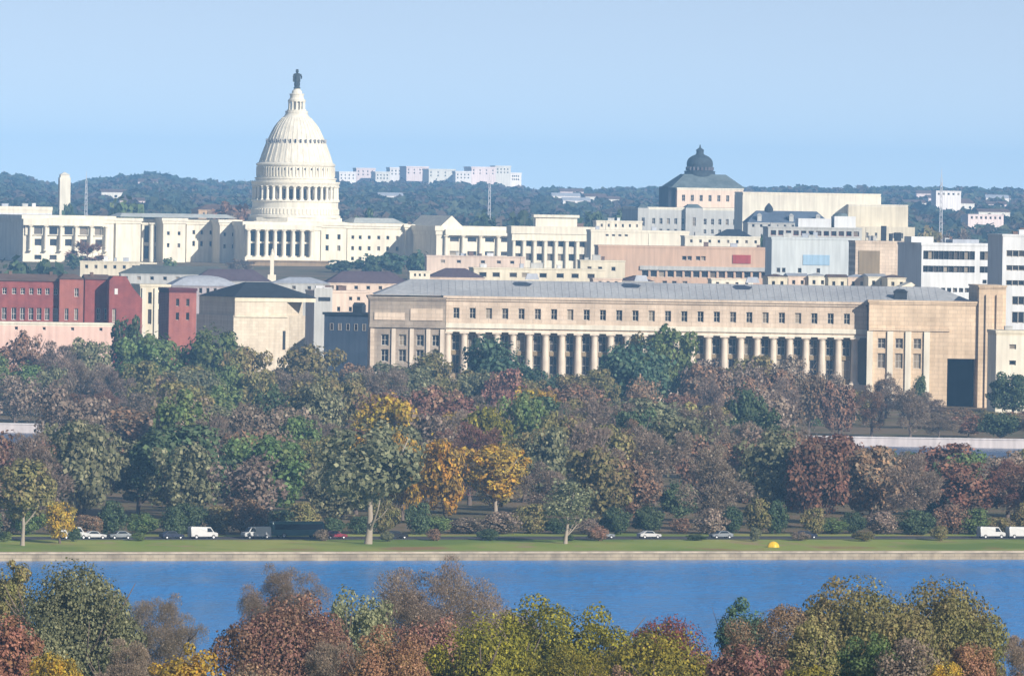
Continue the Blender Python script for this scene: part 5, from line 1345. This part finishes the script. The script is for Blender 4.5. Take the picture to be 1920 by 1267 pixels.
    for x in wx:
        for s in (-1, 1): wheel(root, x, s * (W - .08), r)
WP = plain('white_car_paint', (.50, .50, .50), .4); SP = plain('silver_car_paint', (.26, .28, .3), .3, .4); RP = plain('dark_red_car_paint', (.22, .02, .04), .3); GP = plain('teal_green_coach_paint', (.03, .11, .11), .35); BP = plain('navy_car_paint', (.012, .02, .05), .3); KP = plain('black_car_paint', (.015, .015, .018), .25)
CG = 'vehicles on the riverside road'
vehicle('white_van', 'white van beside the small amber tree on the riverside road', 'van', 136, WP, 'van', CG)
vehicle('parked_car', 'white car second from the left on the riverside road', 'car', 176, WP, 'car', CG)
vehicle('parked_car', 'silver car third in line from the left on the riverside road', 'car', 224, SP, 'car', CG, flip=True)
vehicle('parked_car', 'navy car ahead of the long white van', 'car', 322, BP, 'car', CG)
vehicle('white_van', 'white van on the road halfway between the amber tree and the pale-trunked tree', 'van', 380, WP, 'van', CG)
vehicle('white_van', 'white van right behind the dark teal coach', 'van', 480, WP, 'van', CG, flip=True)
vehicle('coach', 'dark teal coach on the riverside road left of the pale-trunked tree', 'coach', 556, GP, 'coach', CG, d=1775)
vehicle('parked_car', 'dark red car between the teal coach and the pale-trunked tree', 'car', 628, RP, 'car', CG)
vehicle('parked_car', 'black car just right of the pale-trunked tree', 'car', 742, KP, 'car', CG)
vehicle('parked_car', 'silver car below the round tan-brown tree', 'car', 1130, SP, 'car', CG)
vehicle('parked_car', 'white car on the road right of the thin pale green tree', 'car', 1217, WP, 'car', CG)
vehicle('parked_car', 'silver car on the road left of the yellow tent', 'car', 1352, SP, 'car', CG, flip=True)
vehicle('parked_car', 'navy car on the road right of the yellow tent', 'car', 1510, BP, 'car', CG)
vehicle('white_van', 'white van at the right end of the riverside road, rearmost of the pair', 'van', 1858, WP, 'van', CG)
vehicle('white_van', 'white van cut by the right frame edge', 'van', 1912, WP, 'van', CG)

def tent():
    px = 1450; d = 1738; D = d + SLOPE * ((px - 960) * d / F); g = G(px, D)
    root = bpy.data.objects.new('tent', None); COL.objects.link(root); root.location = (g.x, D, lerp(PROF, d)); root.rotation_euler.z = .4; root.scale = (.8, .8, .8)
    tag(root, 'small bright yellow dome tent on the lawn by the seawall', 'tent')
    mb = MB(); n = 24; vs = []; fs = []
    pr = [(1.25, 0), (1.22, .25), (1.08, .6), (.82, .92), (.48, 1.14), (.06, 1.24)]
    for r, z in pr:
        for i in range(n):
            a = 2 * math.pi * i / n; q = 1 + .09 * math.cos(4 * a)
            vs.append((r * q * math.cos(a), r * q * math.sin(a) * .9, z))
    for k in range(len(pr) - 1):
        for i in range(n): fs.append((k * n + i, k * n + (i + 1) % n, (k + 1) * n + (i + 1) % n, (k + 1) * n + i))
    mb.add(vs, fs); mb.obj('canopy', plain('yellow_nylon', (.80, .52, .03), .5), root, smooth=True)
    mb = MB(); mb.add([(-.35, -1.13, .03), (.35, -1.13, .03), (.26, -.98, .66), (0, -.85, .88), (-.26, -.98, .66)], [(0, 1, 2, 3, 4)]); mb.obj('door_flap', plain('orange_nylon', (.55, .2, .02), .5), root)
    for a in (math.pi / 4, 3 * math.pi / 4):
        mb = MB(); mb.tube([(1.37 * math.cos(a + s), 1.25 * math.sin(a + s), z) for s, z in ((0, .02),)] + [(r * 1.1 * math.cos(a), r * 1.0 * math.sin(a), z + .03) for r, z in pr[1:]], [.02] * 6, 5); mb.obj('tent_pole', plain('tent_pole_grey', (.3, .3, .3), .4), root)
tent()

# ================================================================== AIR
def haze():
    mb = MB(); mb.box(-2450, 2450, -220, 14750, -8, 128)
    m = bpy.data.materials.new('haze_air'); t, N, L = nt(m)
    out = N.new('ShaderNodeOutputMaterial'); v = N.new('ShaderNodeVolumePrincipled')
    v.inputs['Color'].default_value = (.27, .57, 1.0, 1); v.inputs['Density'].default_value = HAZE; v.inputs['Anisotropy'].default_value = -.35
    L.new(v.outputs['Volume'], out.inputs['Volume'])
    o = mb.obj('haze', m); tag(o, kind='stuff', label='thin blue haze in the air over the whole city', cat='haze')
HAZE = 6.0e-5
haze()

# ================================================================== LIGHT, SKY, CAMERA
SUN_AZ, SUN_EL = R(38), R(23)      # to the right behind the camera
sd = Vector((math.sin(SUN_AZ) * math.cos(SUN_EL), -math.cos(SUN_AZ) * math.cos(SUN_EL), math.sin(SUN_EL)))
sl = bpy.data.lights.new('sun', 'SUN'); sl.energy = 4.6; sl.angle = R(.5); sl.color = (1.0, .92, .80)
so = bpy.data.objects.new('sun', sl); COL.objects.link(so); so.rotation_euler = (-sd).to_track_quat('-Z', 'Y').to_euler()
w = bpy.data.worlds.new('World'); scene.world = w; w.use_nodes = True
N, L = w.node_tree.nodes, w.node_tree.links; N.clear()
sky = N.new('ShaderNodeTexSky'); sky.sky_type = 'NISHITA'; sky.sun_disc = False
sky.sun_elevation = SUN_EL; sky.sun_rotation = math.atan2(sd.x, sd.y)
sky.altitude = 60; sky.air_density = 1.0; sky.dust_density = .4; sky.ozone_density = 2.5
tc = N.new('ShaderNodeTexCoord'); va = N.new('ShaderNodeVectorMath'); va.operation = 'MULTIPLY_ADD'; va.inputs[1].default_value = (1, 1, 5); va.inputs[2].default_value = (0, 0, .13)
vn = N.new('ShaderNodeVectorMath'); vn.operation = 'NORMALIZE'
L.new(tc.outputs['Generated'], va.inputs[0]); L.new(va.outputs[0], vn.inputs[0]); L.new(vn.outputs[0], sky.inputs['Vector'])
bg = N.new('ShaderNodeBackground'); bg.inputs['Strength'].default_value = .115
wo = N.new('ShaderNodeOutputWorld'); hs = N.new('ShaderNodeHueSaturation'); hs.inputs['Saturation'].default_value = .64; hs.inputs['Hue'].default_value = .501
L.new(sky.outputs['Color'], hs.inputs['Color']); L.new(hs.outputs['Color'], bg.inputs['Color']); L.new(bg.outputs['Background'], wo.inputs['Surface'])

cam = bpy.data.cameras.new('camera'); co = bpy.data.objects.new('camera', cam); COL.objects.link(co)
cam.sensor_width = 36; cam.sensor_fit = 'HORIZONTAL'; cam.lens = F * 36 / 1920
cam.clip_start = 1; cam.clip_end = 40000
cam.shift_y = -(633.5 - HY) / 1920
co.matrix_world = Matrix.Translation((0, 0, H)) @ Matrix.Rotation(R(90), 4, 'X') @ Matrix.Rotation(ROLL, 4, 'Z')
scene.camera = co
vs = scene.view_settings; vs.view_transform = 'Standard'; vs.look = 'None'; vs.exposure = .4; vs.gamma = 1
scene.render.engine = 'CYCLES'
cy = scene.cycles; cy.max_bounces = 5; cy.diffuse_bounces = 2; cy.glossy_bounces = 2; cy.transmission_bounces = 2; cy.volume_bounces = 0; cy.transparent_max_bounces = 4
cy.use_denoising = True; cy.sample_clamp_indirect = 4
